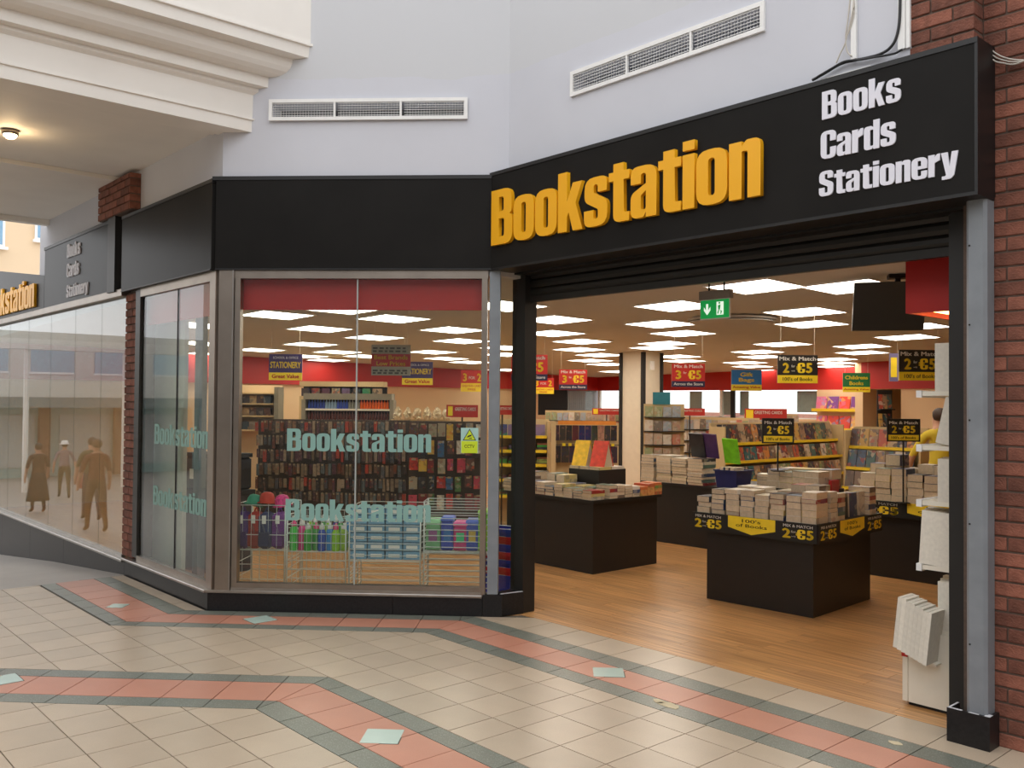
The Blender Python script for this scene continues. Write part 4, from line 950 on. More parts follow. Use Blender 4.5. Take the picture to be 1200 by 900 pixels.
for k in range(8): stack(-1.98+k*0.14, 1.88, 0.73, (0.13 if k < 5 else 0.10), 0.125, 0.19, L2, G2, 0, 0.09, 0.12)
rs = tag(B('display_riser', -1.52, -1.08, 2.02, 2.44, 0.73, 0.985, mat('black_riser', (28, 25, 23), 0.5)), 'black box riser with two tent shaped books on the plain table', 'riser')
for k in range(6): book(-1.45+(k % 3)*0.15, 2.12+(k//3)*0.2, 0.985, 0.13, 0.19, 0.03, R(180), 'paperback lying flat on the black riser', 'flat paperbacks on the plain table riser')
def tentbook(x, y, z, col, label):
    t = empty('tent_book', (x, y, z), R(12), label, 'book'); m = mat(label[:12]+'_cover', col, 0.4, var=0.2, scale=20); w, h, a = 0.18, 0.27, 0.10
    for s, nm in ((-1, 'front_cover'), (1, 'back_cover')):
        vv = [(-w/2, s*a, 0), (w/2, s*a, 0), (w/2, 0.004*s, h), (-w/2, 0.004*s, h)]; vv += [(q, r_-s*0.006, z_) for q, r_, z_ in vv]
        link(nm, mesh(nm, vv, QF, m), t)
    vv = [(-w/2+.005, -a+.012, 0), (-w/2+.005, a-.012, 0), (-w/2+.005, 0, h-.03), (w/2-.005, -a+.012, 0), (w/2-.005, a-.012, 0), (w/2-.005, 0, h-.03)]
    link('pages', mesh('pages', vv, [(0, 2, 1), (3, 4, 5), (0, 1, 4, 3), (1, 2, 5, 4), (2, 0, 3, 5)], M_page), t)
p = at(682, 545, 9.45); tentbook(-1.42, 2.14, 1.015, (236, 190, 30), 'yellow book standing like a tent on the riser'); tentbook(-1.20, 2.19, 1.015, (214, 66, 44), 'orange red book standing like a tent on the riser')
t3, A3, B3 = table('book_table', -1.95, -0.35, 3.78, 4.80, 0.73, 'black display table with tall paperback piles behind the front tables', 0, 0.03)
L3, G3 = 'large softback in the tall piles on the rear black table', 'softbacks on the rear black table'
for k in range(3): stack(-1.62+k*0.235, 3.88, 0.73, 0.31, 0.215, 0.26, L3, G3, 0, 0.028, 0.04)
stack(-1.87, 3.88, 0.73, 0.30, 0.2, 0.26, 'pink and grey softback in the outer pile on the rear black table', 'pink softbacks on the rear black table', 0, 0.03, 0.045)
for k, (x, col, nm) in enumerate(((-1.25, (40, 40, 46), 'black'), (-1.08, (74, 48, 96), 'purple'), (-0.80, (120, 200, 40), 'lime green'))):
    b = book(x, 3.93+0.02*k, 1.06+0.0*k, 0.28, 0.20, 0.02, 0, nm+' book propped up on the tall paperback piles', None, (R(8), R(72), R(100)))
    b.data = mesh('book', bverts(-0.15, 0.15, -0.10, 0.10, -0.01, 0.01), QF, mat(nm+'_cover', col, 0.35, var=0.2, scale=12)); b.location.z = 1.19 if k < 2 else 1.14
tb = empty('storage_tub', (-0.72, 3.90, 0.73), 0, 'dark blue plastic tub of books on the rear black table', 'tub'); M_navy = mat('navy_plastic', (34, 40, 92), 0.4)
vv = bverts(-0.15, 0.15, -0.16, 0.16, 0, 0.20); vv = [(x*(0.86 if z == 0 else 1), y*(0.86 if z == 0 else 1), z) for x, y, z in vv]
link('body', mesh('body', vv, [q for i, q in enumerate(QF) if i != 1], M_navy), tb); boxes('rim', [(-.16, .16, -.17, -.15, .19, .205), (-.16, .16, .15, .17, .19, .205), (-.16, -.14, -.15, .15, .19, .205), (.14, .16, -.15, .15, .19, .205)], M_navy, tb)
for k in range(3): book(-0.79+k*0.07, 3.90, 0.75, 0.2, 0.2, 0.05, 0, 'hardback standing in the dark blue tub', 'hardbacks in the blue tub', (0, R(-88), 0)).location.z = 0.86
for k in range(3): stack(-0.50+k*0.07-0.0, 4.2+0.2*k, 0.73, 0.16, 0.13, 0.19, L3, G3, 0.3, 0.03, 0.05)

# ---------------------------------------------------------------- white shelf unit just inside the entrance
su = empty('shelf_unit', (3.0, 0.15, 0), 0, 'white shelf unit just inside the entrance beside the black frame', 'shelf unit')
M_shelfw = mat('white_laminate', (232, 226, 210), 0.45, var=0.02)
B('end_panel', 0.035, 0.36, 0.0, 0.018, 0.02, 0.43, M_shelfw, su); B('base_front', 0.0, 0.03, 0.004, 1.4, 0.02, 0.36, M_shelfw, su); B('base_top', 0.04, 0.36, 0.02, 1.4, 0.40, 0.43, M_shelfw, su)
B('red_label', -0.003, 0.03, -0.002, 0.004, 0.27, 0.345, M_prred, su); B('kick', 0.03, 0.36, 0.02, 1.4, 0, 0.02, M_dark, su)
B('back_panel', 0.36, 0.39, 0.0, 1.4, 0, 2.15, M_shelfw, su)
for z in (0.45, 0.80, 1.16, 1.47, 1.775):
    s = B('shelf', 0.09, 0.36, 0.02, 1.4, z-0.025, z, M_shelfw, su); B('shelf_lip', -0.15, -0.12, -0.70, 0.69, -0.01, 0.03, M_whitep, s)
M_pagew = mat('white_page_edges', (222, 216, 202), 0.75, var=0.06, scale=50, rnd=0.08)
def stand(x, y, z, w, h, t, label, group, lean=0.0, m=None):
    """book standing upright, page edges to the entrance"""
    o = link('book', box_mesh(w, t, h, m or M_pagew), None, (x, y, z), 0, (0, lean, 0)); return tag(o, label, 'book', group)
for zi, (z, h, n_, x0, nm) in enumerate(((0.45, 0.27, 6, 3.235, 'lowest'), (0.80, 0.30, 6, 3.16, 'second'), (1.16, 0.24, 6, 3.235, 'third'), (1.47, 0.26, 6, 3.22, 'fourth'), (1.775, 0.27, 6, 3.22, 'top'))):
    for k in range(n_):
        stand(x0+0.055-0.014*k, 0.195+k*0.05, z-0.001, 0.20-(0.0 if zi != 1 else -0.06), h-0.01*(k % 2), 0.046, 'white edged book standing on the %s shelf of the white unit' % nm, 'books on the white shelf unit', 0.06 if zi == 1 else (0.22 if zi == 3 else 0.0))
# books leaning on the slanted ledge of the base
sl = B('ledge', 0.0, 0.22, -0.06, 0.10, 0.30, 0.312, M_shelfw, su); sl.rotation_euler = (0, R(18), 0)
for k in range(8):
    stand(3.012+k*0.025, 0.115-0.004*k, 0.340-0.008*k, 0.0235, 0.285+0.004*(k % 2), 0.16, 'cream page edged book leaning on the base ledge of the white unit', 'books leaning on the base ledge', R(6))
pm = empty('light_pelmet', (2.95, 0.30, 2.235), 0, 'red pelmet box with a light strip above the white shelf unit', 'pelmet')
B('box', 0.0, 1.04, 0.0, 1.3, 0.03, 0.42, M_red, pm); boxes('lower_rim', [(0, 1.04, 0, 0.02, 0, 0.03), (0, 0.02, 0.02, 1.3, 0, 0.03)], M_red, pm)
B('tube', 0.10, 0.16, 0.10, 1.2, 0.012, 0.03, mat_emit('pelmet_tube', (255, 190, 110), 9), pm)

# ---------------------------------------------------------------- gondolas of magazines
def gondola(loc, rz, w, shelves, label, depth=0.30, ht=1.42):
    """local x along the unit, front towards -y"""
    t = empty('magazine_rack', loc, rz, label, 'rack'); B('back_panel', -w/2, w/2, depth, depth+0.03, 0, ht, M_beige, t); B('base', -w/2, w/2, 0.0, depth, 0, 0.14, M_dark, t)
    for s in (-1, 1): B('side_panel', s*w/2-0.012, s*w/2+0.012, 0.06, depth, 0, ht-0.05, M_beige, t)
    for z, d in shelves:
        sh_ = B('shelf', -w/2, w/2, depth-d, depth, z-0.02, z, M_dark, t); B('price_strip', -w/2, w/2, -d/2-0.012, -d/2, -0.008, 0.032, M_yellow, sh_)
    return t
def row_of(t, w, z, yf, ih, label, group, iw=0.10, name='magazine', lean=R(-12), gap=0.008, thick=0.012, m=None, cat='magazine', skip=0.0):
    x = -w/2+iw/2+0.01; c, s = math.cos(t.rotation_euler.z), math.sin(t.rotation_euler.z)
    while x < w/2-iw/2:
        if random.random() >= skip:
            o = link(name, box_mesh(iw, thick, round(ih, 3), m or M_mag), None, (t.location.x+c*x-s*yf, t.location.y+s*x+c*yf, t.location.z+z), 0, (lean, 0, t.rotation_euler.z))
            tag(o, label, cat, group)
        x += iw+gap
gx = -1.86
g1 = gondola((gx, 7.05, 0), R(90), 3.2, ((1.135, 0.14), (0.885, 0.22), (0.62, 0.30), (0.36, 0.30)), 'long rack of magazines with yellow price strips behind the banner tables')
for z, yf, h in ((1.135, 0.17, 0.27), (0.885, 0.09, 0.20), (0.62, 0.02, 0.20)): row_of(g1, 3.15, z, yf, h, 'magazine on the %s shelf of the long rack' % {1.135: 'top', 0.885: 'second', 0.62: 'third'}[z], 'magazines on the long rack shelf at %.2f' % z, 0.15, gap=0.01)
g2 = gondola((-0.20, 6.35, 0), R(0), 1.0, ((1.135, 0.14), (0.86, 0.22), (0.60, 0.30)), 'short rack of paperbacks with yellow price strips beside the long rack', ht=1.40)
for z, yf, h in ((1.135, 0.17, 0.24), (0.86, 0.09, 0.24), (0.60, 0.02, 0.22)): row_of(g2, 0.98, z, yf, h, 'novel facing out on the %s shelf of the short rack' % {1.135: 'top', 0.86: 'second', 0.60: 'third'}[z], 'novels on the short rack shelf at %.2f' % z, 0.12, 'novel', cat='book')
g3 = gondola((0.75, 7.2, 0), R(0), 0.8, ((1.10, 0.14), (0.80, 0.22)), 'small rack of books with yellow price strips near the peach wall', ht=1.36)
for z, yf, h in ((1.10, 0.17, 0.22), (0.80, 0.09, 0.22)): row_of(g3, 0.78, z, yf, h, 'book on the %s shelf of the small rack near the peach wall' % ('top' if z > 1 else 'lower'), 'books on the small rack shelf at %.2f' % z, 0.11, 'novel', cat='book')
# wall shelf of children's books on the peach wall
cs = empty('wall_shelf', (-3.45, 11.45, 1.18), 0, 'wall shelf of bright childrens books under the green sign', 'shelf')
B('back', -0.68, 0.66, 0.26, 0.30, 0, 0.8, M_shopwall, cs)
for z in (0.02, 0.40): 
    q = B('shelf', -0.68, 0.66, 0.06, 0.28, z-0.02, z, M_beige, cs); B('price_strip', -0.67, 0.67, -0.12, -0.11, -0.01, 0.05, M_yellow, q)
M_kid = mat_palette('childrens_book_cover', [(226, 90, 130), (220, 70, 50), (150, 150, 200), (230, 170, 90), (120, 60, 140), (240, 200, 120), (90, 150, 200), (210, 110, 150)], 0.4, blotch=0.6, scale=14)
for z in (0.02, 0.40): row_of(cs, 1.30, z, 0.14, 0.27, 'bright childrens book facing out on the wall shelf', 'childrens books on the wall shelf', 0.225, 'childrens_book', cat='book', m=M_kid, gap=0.02)
# dark upright rack in the doorway beside it
p = at(1050, 500, 16.2)
p.y = min(p.y, 10.55)
dr = empty('card_stand', (p.x, p.y, 0), R(48), 'dark narrow stand of cards in front of the doorway', 'stand'); B('upright', -0.13, 0.13, 0.05, 0.08, 0, 1.95, M_dark, dr)
for z in (0.9, 1.28, 1.62): B('tray', -0.13, 0.13, -0.08, 0.08, z-0.02, z, M_dark, dr)
for z in (0.9, 1.28, 1.62): row_of(dr, 0.26, z, 0.0, 0.26, 'pale card on the dark narrow stand', 'cards on the dark narrow stand', 0.07, 'greeting_card', cat='card', m=M_mag)

# ---------------------------------------------------------------- racks of cards (cards too small and many to count are one piece per rack)
def card_rack(loc, rz, w, rows, label, iw=0.085, ih=0.15, top=None, m=None, frame=None):
    t = empty('card_rack', loc, rz, label, 'rack'); zmax = max(rows)+ih+0.02
    B('back_panel', -w/2, w/2, 0.10, 0.13, 0, zmax, frame or M_beige, t); B('base', -w/2, w/2, -0.06, 0.13, 0, 0.12, M_dark, t)
    bl = []
    for z in rows:
        B('tray', -w/2, w/2, 0.0, 0.10, z-0.014, z, M_dark, t); x = -w/2+0.008
        while x < w/2-iw*0.7: bl.append((x, x+iw*0.9, 0.015+random.uniform(0, .03), 0.05, z, z+ih*random.uniform(0.85, 1))); x += iw
    tag(boxes('cards', bl, m or M_cards, t), kind='stuff')
    return t
zr = lambda v, dep: 1.7-(v-472)*dep/FPX
p = at(779, 540, 13.0); card_rack((p.x, p.y, 0), R(46), 0.58, [zr(v, 13) for v in (489, 505.5, 521.5, 537.5, 554)], 'tall beige rack of greeting cards beside the column', 0.13, 0.165)
sg2 = empty('card_header', (at(776, 475, 13.0).x, at(776, 475, 13.0).y, zr(489, 13)+0.18), R(46), 'teal header board on top of the greeting card rack', 'sign'); B('board', -0.125, 0.125, 0.07, 0.08, 0, 0.175, mat('teal_board', (40, 120, 136), 0.5), sg2)
p = at(838, 500, 15.0); card_rack((p.x, p.y, 0), R(46), 1.5, [zr(v, 15) for v in (503, 516, 530, 545)], 'long low rack of greeting cards under the back windows', 0.10, 0.17)
p = at(690, 500, 15.6); card_rack((p.x, p.y, 0), R(46), 1.5, [zr(v, 15.6) for v in (494, 505, 518)], 'rack of greeting cards behind the notebook display', 0.10, 0.15)
p = at(905, 500, 15.4); card_rack((p.x, p.y, 0), R(46), 0.9, [zr(v, 15.4) for v in (497, 510, 524)], 'rack of greeting cards behind the long magazine rack', 0.10, 0.16)
M_hdr = mat('faded_red_header', (176, 40, 34), 0.5)
def header(u0, v0, u1, v1, dep, label, yel=True):
    c = at((u0+u1)/2, v1, dep); w = (u1-u0)*dep/FPX; h = (v1-v0)*dep/FPX; t = empty('card_header', (c.x, c.y, c.z), R(47), label, 'sign')
    B('board', -w/2, w/2, 0, 0.012, 0, h, M_hdr, t); text('GREETING CARDS', 0.04 if yel else 0, h*0.52, w*0.66, h*0.28, -0.0012, M_prw, t, 0.02)
    if yel: B('yellow_patch', -w/2+0.02, -w/2+w*0.2, -0.002, 0, h*0.12, h*0.88, M_pry, t)
    B('leg', -0.01, 0.01, 0.012, 0.022, -c.z, h*0.5, M_dark, t)
header(694, 478.5, 728, 486, 15.4, 'red card header left of the column')
header(791, 478.5, 826, 487, 14.8, 'red card header right of the column')
header(873, 479, 922, 492, 15.2, 'red card header beside the gift bag sign')
header(523, 474.5, 560, 489, 11.0, 'red card header behind the shop window')
header(575, 475, 602, 486, 11.0, 'red card header beside the black door frame')

# yellow edged shelves and hanging notebooks left of the column
p = at(612, 520, 12.0)
ys = empty('shelf_unit', (p.x, p.y, 0), R(48.3), 'beige shelf unit with yellow strips behind the plain black table', 'shelf unit')
B('back_panel', -0.40, 0.36, 0.25, 0.28, 0, 1.46, M_beige, ys); 
for s in (-0.40, 0.35): B('side_panel', s-0.02, s+0.02, 0.0, 0.28, 0, 1.44, M_beige, ys)
for z in (1.235, 1.045, 0.86, 0.66, 0.45):
    q = B('shelf', -0.38, 0.33, 0.0, 0.25, z-0.025, z, M_dark, ys); B('price_strip', -0.35, 0.35, -0.135, -0.125, 0.0, 0.04, M_yellow, q)
M_fold = mat_palette('folders_and_bags', [(40, 60, 110), (150, 170, 90), (90, 50, 70), (60, 150, 60), (70, 60, 60), (110, 90, 120), (50, 50, 56), (130, 80, 60)], 0.3, blotch=0.4, scale=10)
for z, ih, thick in ((1.235, 0.17, 0.02),): row_of(ys, 0.74, z, 0.06, ih, 'bright plastic folder standing on the yellow edged shelf', 'folders on the yellow edged shelf', 0.16, 'plastic_folder', m=M_fold, cat='folder', lean=R(-25))
for z in (1.045, 0.86, 0.66, 0.45):
    for k in range(4):
        for j in range(random.randint(2, 4)):
            c, s = math.cos(R(48.3)), math.sin(R(48.3)); lx = -0.28+k*0.185; o = link('folder', box_mesh(0.16, 0.2, 0.025, M_fold), None, (p.x+c*lx-s*0.12, p.y+s*lx+c*0.12, z+0.026*j), R(48.3)+random.uniform(-.06, .06))
            tag(o, 'dark folder lying flat on the yellow edged shelves', 'folder', 'flat folders on the yellow edged shelves')
p = at(686, 520, 11.9)
nb = empty('notebook_display', (p.x, p.y, 0), R(48.3), 'hanging notebook display between shelf unit and column', 'display'); B('back_panel', -0.42, 0.45, 0.12, 0.15, 0, 1.42, M_beige, nb); B('side_post', -0.45, -0.39, -0.05, 0.15, 0, 1.44, M_beige, nb); B('base', -0.42, 0.45, 0, 0.12, 0, 0.15, M_dark, nb)
M_note = mat_palette('notebook_cover', [(90, 40, 44), (50, 60, 44), (60, 44, 60), (34, 40, 96), (40, 38, 36), (60, 56, 50), (36, 40, 90), (120, 30, 44), (80, 60, 50), (176, 130, 110)], 0.4, blotch=0.3, scale=40)
row_of(nb, 0.86, 1.19, 0.03, 0.20, 'patterned notebook hanging in the upper row of the display', 'hanging notebooks in the upper row', 0.078, 'notebook', m=M_note, cat='notebook', lean=0.0, gap=0.006)
row_of(nb, 0.86, 0.90, 0.03, 0.22, 'patterned notebook standing in the lower row of the display', 'notebooks in the lower row', 0.10, 'notebook', m=M_note, cat='notebook', lean=0.0, gap=0.006)
for k in range(9): B('price_tag', -0.30+k*0.08, -0.262+k*0.08, -0.005, 0.0, 1.12, 1.155, M_pry, nb)
B('tag_rail', -0.42, 0.45, -0.002, 0.004, 1.13, 1.14, M_dark, nb)
B('header', -0.36, 0.40, 0.0, 0.02, 1.40, 1.45, mat('orange_header', (226, 140, 50), 0.5), nb)

# ---------------------------------------------------------------- display seen through the angled window
def peg_wall(u0, u1, vt, vb, dep, rz, rows, label, m, pw, drop=0.85):
    c = at((u0+u1)/2, vb, dep); w = (u1-u0)*dep/FPX; zt = at((u0+u1)/2, vt, dep).z
    t = empty('peg_display', (c.x, c.y, 0), rz, label, 'display'); B('back_panel', -w/2, w/2, 0.10, 0.13, 0.12, zt, mat('dark_peg_board', (66, 54, 44), 0.7), t); B('base', -w/2, w/2, -0.15, 0.13, 0, 0.14, M_dark, t)
    rh = (zt-c.z)/rows; bl = []; pg = []
    for r_ in range(rows):
        z1 = zt-r_*rh-0.02; x = -w/2+0.01
        while x < w/2-pw*0.6:
            ww = pw*random.uniform(0.65, 1.0); y_ = random.uniform(-0.04, 0.03); hh = rh*random.uniform(drop-0.25, drop+0.08); dz = random.uniform(-0.012, 0.012); bl.append((x, x+ww, y_, y_+0.02, z1+dz-hh, z1+dz)); 
            if random.random() < 0.6: pg.append((x+ww*0.25, x+ww*0.75, y_-0.012, y_-0.006, z1-0.02, z1))
            x += pw*random.uniform(1.0, 1.15)
    tag(boxes('hanging_packs', bl, m, t), kind='stuff'); tag(boxes('pack_labels', pg, mat('pale_pack_labels', (150, 132, 104), 0.6), t), kind='stuff')
    return t
peg_wall(296, 478, 492, 592, 10.6, R(44), 6, 'long peg display of pens and pencils behind the angled window', M_packs, 0.045)
peg_wall(478, 563, 494, 598, 10.3, R(50), 5, 'peg display of bright stationery packs behind the angled window', M_packs2, 0.10)
# grey bottle display by the left wall
p = at(407, 500, 14.5)
bd = empty('bottle_display', (p.x, p.y, 0), R(46), 'grey display unit with rows of glue and paint bottles', 'display'); M_gfr = mat('grey_frame_unit', (140, 134, 118), 0.5)
W = 1.42; zt = 1.80; zs = [at(407, 479, 14.5).z, at(407, 492, 14.5).z]
B('top_board', -W/2, W/2, -0.02, 0.25, zt-0.10, zt, M_gfr, bd)
for s in (-1, 1): B('side_panel', s*W/2-0.03, s*W/2+0.03, -0.02, 0.25, 0, zt-0.10, M_gfr, bd)
B('back_panel', -W/2, W/2, 0.25, 0.28, 0, zt, M_dark, bd)
for z in zs+[1.05, 0.7]: q = B('shelf', -W/2+0.03, W/2-0.03, 0.0, 0.25, z-0.03, z, M_shelfw, bd)
v, f = lathe_geo([(0.02, 0), (0.022, 0.01), (0.022, 0.10), (0.008, 0.135), (0.007, 0.16)], 8)
def bottles(z, spec, h, label, grp):
    c, s = math.cos(R(46)), math.sin(R(46)); x = -W/2+0.07; n = 0
    while x < W/2-0.06:
        fr = (x+W/2)/W; name, rgb = [q for q in spec if fr <= q[2]][0][:2]; k = ('btl', name, h)
        if k not in CACHE: CACHE[k] = mesh('bottle', [(a, b, c_*h/0.16) for a, b, c_ in v], f, mat(name+'_bottle', rgb, 0.3), smooth=True)
        tag(link('bottle', CACHE[k], None, (p.x+c*x-s*0.08, p.y+s*x+c*0.08, z)), label % name, 'bottle', grp+' '+name); x += 0.047
bottles(zs[0], (('blue', (40, 70, 170), 0.24), ('pale blue', (150, 180, 210), 0.36), ('royal blue', (50, 80, 190), 0.48), ('grey', (150, 150, 140), 0.64), ('orange', (250, 110, 20), 2)), 0.15, '%s bottle on the upper shelf of the grey display', 'upper shelf bottles')
bottles(zs[1], (('dark red', (90, 40, 36), 2),), 0.13, '%s bottle on the lower shelf of the grey display', 'lower shelf bottles')
# beige wall shelves at the far left
p2 = at(303, 500, 14.8)
ls = empty('shelf_unit', (p2.x, p2.y, 0), R(46), 'beige wall shelves of boxes at the far left of the shop', 'shelf unit'); B('back_panel', -0.45, 0.30, 0.3, 0.33, 0, 1.93, M_shopwall, ls)
for s in (-0.45, 0.27): B('side_panel', s-0.02, s+0.05, 0.0, 0.3, 0, 1.9, M_gfr, ls)
for z in (1.80, 1.63, 1.43, 1.2): B('shelf', -0.43, 0.25, 0.0, 0.3, z-0.02, z, M_beige, ls)
M_boxes = mat_palette('office_boxes', [(120, 90, 70), (60, 70, 80), (180, 150, 110), (90, 60, 50), (140, 130, 120), (70, 60, 60)], 0.5, blotch=0.5, scale=14)
for z in (1.63, 1.43, 1.2): row_of(ls, 0.66, z, 0.15, 0.13, 'small box on the beige wall shelves', 'boxes on the beige wall shelves', 0.11, 'product_box', m=M_boxes, cat='box', lean=0.0, thick=0.12)
for o in [o for o in COL.objects if o.get('group') == 'boxes on the beige wall shelves']: o.location += Vector((-0.10*math.cos(R(46)), -0.10*math.sin(R(46)), 0))
pc_ = at(400, 500, 15.9); wc = empty('wall_cabinet', (pc_.x, pc_.y, 0), R(46), 'beige wall cabinet with folders above the bottle display', 'cabinet'); B('upper_board', -0.75, 0.75, 0.0, 0.3, 1.93, 2.02, M_beige, wc); B('body', -0.75, 0.75, 0.0, 0.3, 0, 1.76, M_beige, wc); B('back', -0.75, 0.75, 0.27, 0.3, 1.76, 1.93, M_dark, wc)
for k in range(8): B('binder', -0.72+k*0.18, -0.58+k*0.18, 0.02, 0.2, 1.76, 1.90, (M_fold, M_mag)[k % 2], wc)
# pile of clear gift bags on a rack top
p = at(495, 490, 13.2)
card_rack((p.x, p.y, 0), R(46), 0.95, [1.05, 1.25], 'low rack below the clear gift bags', 0.1, 0.15)
for k in range(6):
    q = at(466+k*11.5, 487, 13.2); vv, ff = ellipsoid(0, 0, 0.07, 0.075, 0.06, 0.085, 14, 9); rj = random.Random(k); vv = [(x*rj.uniform(.6, 1.3), y*rj.uniform(.6, 1.3), z*rj.uniform(.8, 1.25)) for x, y, z in vv]
    tag(link('gift_bag', mesh('gift_bag', vv, ff, mat('clear_gift_bag', (200, 182, 150), 0.3, var=0.45, scale=25)), None, (q.x, q.y, 1.42)), 'shiny clear gift bag in the pile behind the stationery sign', 'bag', 'clear gift bags')

# wire bins right behind the glass; local frame follows the angled window
def bin_pt(s, off, z=0.0): return (F1O[0]+s*S0-off*S0*-1*-1, F1O[1]+s*S0+off*S0, z)
def wire_bin(s0, s1, off, d, zt, zsh, label, nh, nv, mesh_only=False):
    w = s1-s0; x, y, _ = bin_pt((s0+s1)/2, off); t = empty('wire_bin', (x, y, 0), R(45), label, 'wire bin'); r_ = 0.004; L_ = []
    for sx in (-1, 1):
        for yy in (0, d): tubes('leg', [[(sx*w/2, yy, 0), (sx*w/2, yy, zt)]], 0.007, M_wire, t, seg=5)
    fr = []
    for k in range(nh+1):
        z = 0.05+(zt-0.05)*k/nh; fr += [[(-w/2, 0, z), (w/2, 0, z)]]; fr += [[(-w/2, 0, z), (-w/2, d, z)], [(w/2, 0, z), (w/2, d, z)], [(-w/2, d, z), (w/2, d, z)]]
    tag(tubes('wires', fr, 0.0036, M_wire, t, seg=4), kind='stuff')
    if nv: tag(tubes('wires', [[(-w/2+w*k/nv, yy, 0.05), (-w/2+w*k/nv, yy, zt)] for k in range(nv+1) for yy in (0, d)], 0.002, M_wire, t, seg=4), kind='stuff')
    tag(tubes('shelf_grid', [[(-w/2, d*k/6, zsh), (w/2, d*k/6, zsh)] for k in range(7)]+[[(-w/2+w*k/8, 0, zsh), (-w/2+w*k/8, d, zsh)] for k in range(9)], 0.003, M_wire, t, seg=4), kind='stuff')
    return t
wire_bin(0.06, 0.50, 0.40, 0.45, 0.80, 0.42, 'wire bin of bags and hats at the left end of the window', 6, 6)
wire_bin(0.53, 1.03, 0.36, 0.45, 0.72, 0.42, 'wire bin of drinking bottles behind the window', 9, 12)
wire_bin(1.06, 1.66, 0.36, 0.45, 0.80, 0.36, 'wire bin of small blue boxes behind the window', 15, 0)
wire_bin(1.69, 2.24, 0.36, 0.22, 0.86, 0.44, 'wire bin of lunch boxes at the right end of the window', 17, 0)
BT = [(60, 190, 70), (226, 60, 140), (60, 170, 60), (50, 150, 60), (40, 80, 180), (40, 140, 210), (150, 210, 40), (150, 190, 40), (40, 120, 180), (70, 60, 150)]
NB = ['bright green', 'pink', 'green', 'dark green', 'blue', 'sky blue', 'lime', 'yellow green', 'teal blue', 'violet']
v, f = lathe_geo([(0.032, 0), (0.036, 0.008), (0.036, 0.16), (0.028, 0.185), (0.016, 0.195), (0.016, 0.20)], 14); vc, fc = lathe_geo([(0.022, 0.195), (0.024, 0.20), (0.024, 0.222), (0.012, 0.228), (0.010, 0.25), (0.004, 0.252)], 12)
for k in range(8):
    big = 1.0 if k in (0, 1) else 0.88; x, y, _ = bin_pt(0.575+k*0.060, 0.405+0.035*(k % 2)); t = empty('drinking_bottle', (x, y, 0.424), R(45), NB[k]+' drinking bottle in the wire bin', 'bottle', 'drinking bottles in the wire bin')
    t.scale = (0.98, 0.98, big*1.05); link('body', mesh('body', v, f, mat(NB[k]+'_flask', BT[k], 0.3), smooth=True), t); link('cap', mesh('cap', vc, fc, mat('white_cap' if k % 3 else 'pink_cap', (230, 230, 226) if k % 3 else (226, 70, 130), 0.4), smooth=True), t)
for k in range(8):
    x, y, _ = bin_pt(0.60+k*0.055, 0.58+0.05*(k % 2)); nm = NB[(k*3+4) % 10]; t = empty('drinking_bottle', (x, y, 0.424), R(45), nm+' drinking bottle at the back of the wire bin', 'bottle', 'drinking bottles in the wire bin')
    t.scale = (0.8, 0.8, 1.1); link('body', mesh('body', v, f, mat(nm+'_flask', BT[(k*3+4) % 10], 0.3), smooth=True), t); link('cap', mesh('cap', vc, fc, mat('white_cap', (230, 230, 226), 0.4), smooth=True), t)
M_bbox = mat('blue_carton', (112, 160, 190), 0.5, var=0.1, scale=20)
for r_ in range(6):
    for k in range(4):
        x, y, _ = bin_pt(1.135+k*0.15, 0.42); t = empty('small_carton', (x, y, 0.366+r_*0.074), R(45), 'small blue carton in the wire bin', 'carton', 'small blue cartons')
        link('box', box_mesh(0.138, 0.10, 0.068, M_bbox), t); B('label', -0.045, 0.05, -0.0515, -0.05, 0.018, 0.046, M_prw, t)
for k, (sx, w_, h_, c_, nm) in enumerate(((1.76, 0.12, 0.22, (110, 170, 120), 'pale green'), (1.88, 0.10, 0.24, (40, 70, 170), 'blue'), (1.99, 0.11, 0.20, (196, 50, 120), 'pink'), (2.09, 0.10, 0.22, (50, 80, 180), 'royal blue'), (2.185, 0.09, 0.30, (130, 200, 60), 'lime'))):
    x, y, _ = bin_pt(sx, 0.47); t = empty('lunch_box', (x, y, 0.446), R(45), nm+' lunch box in the wire bin', 'lunch box', 'lunch boxes in the wire bin')
    link('box', box_mesh(w_, 0.16, h_, mat(nm+'_lunch_box', c_, 0.4, var=0.15, scale=20), 0.012), t); link('lid', box_mesh(w_+0.008, 0.168, 0.04, mat(nm+'_lid', tuple(min(255, q+60) for q in c_), 0.4), 0.01), t, (0, 0, h_)); B('sticker', -w_*0.3, w_*0.3, -0.0825, -0.08, h_*0.35, h_*0.75, mat(nm+'_print', tuple(min(255, 255-q) for q in c_), 0.5), t)
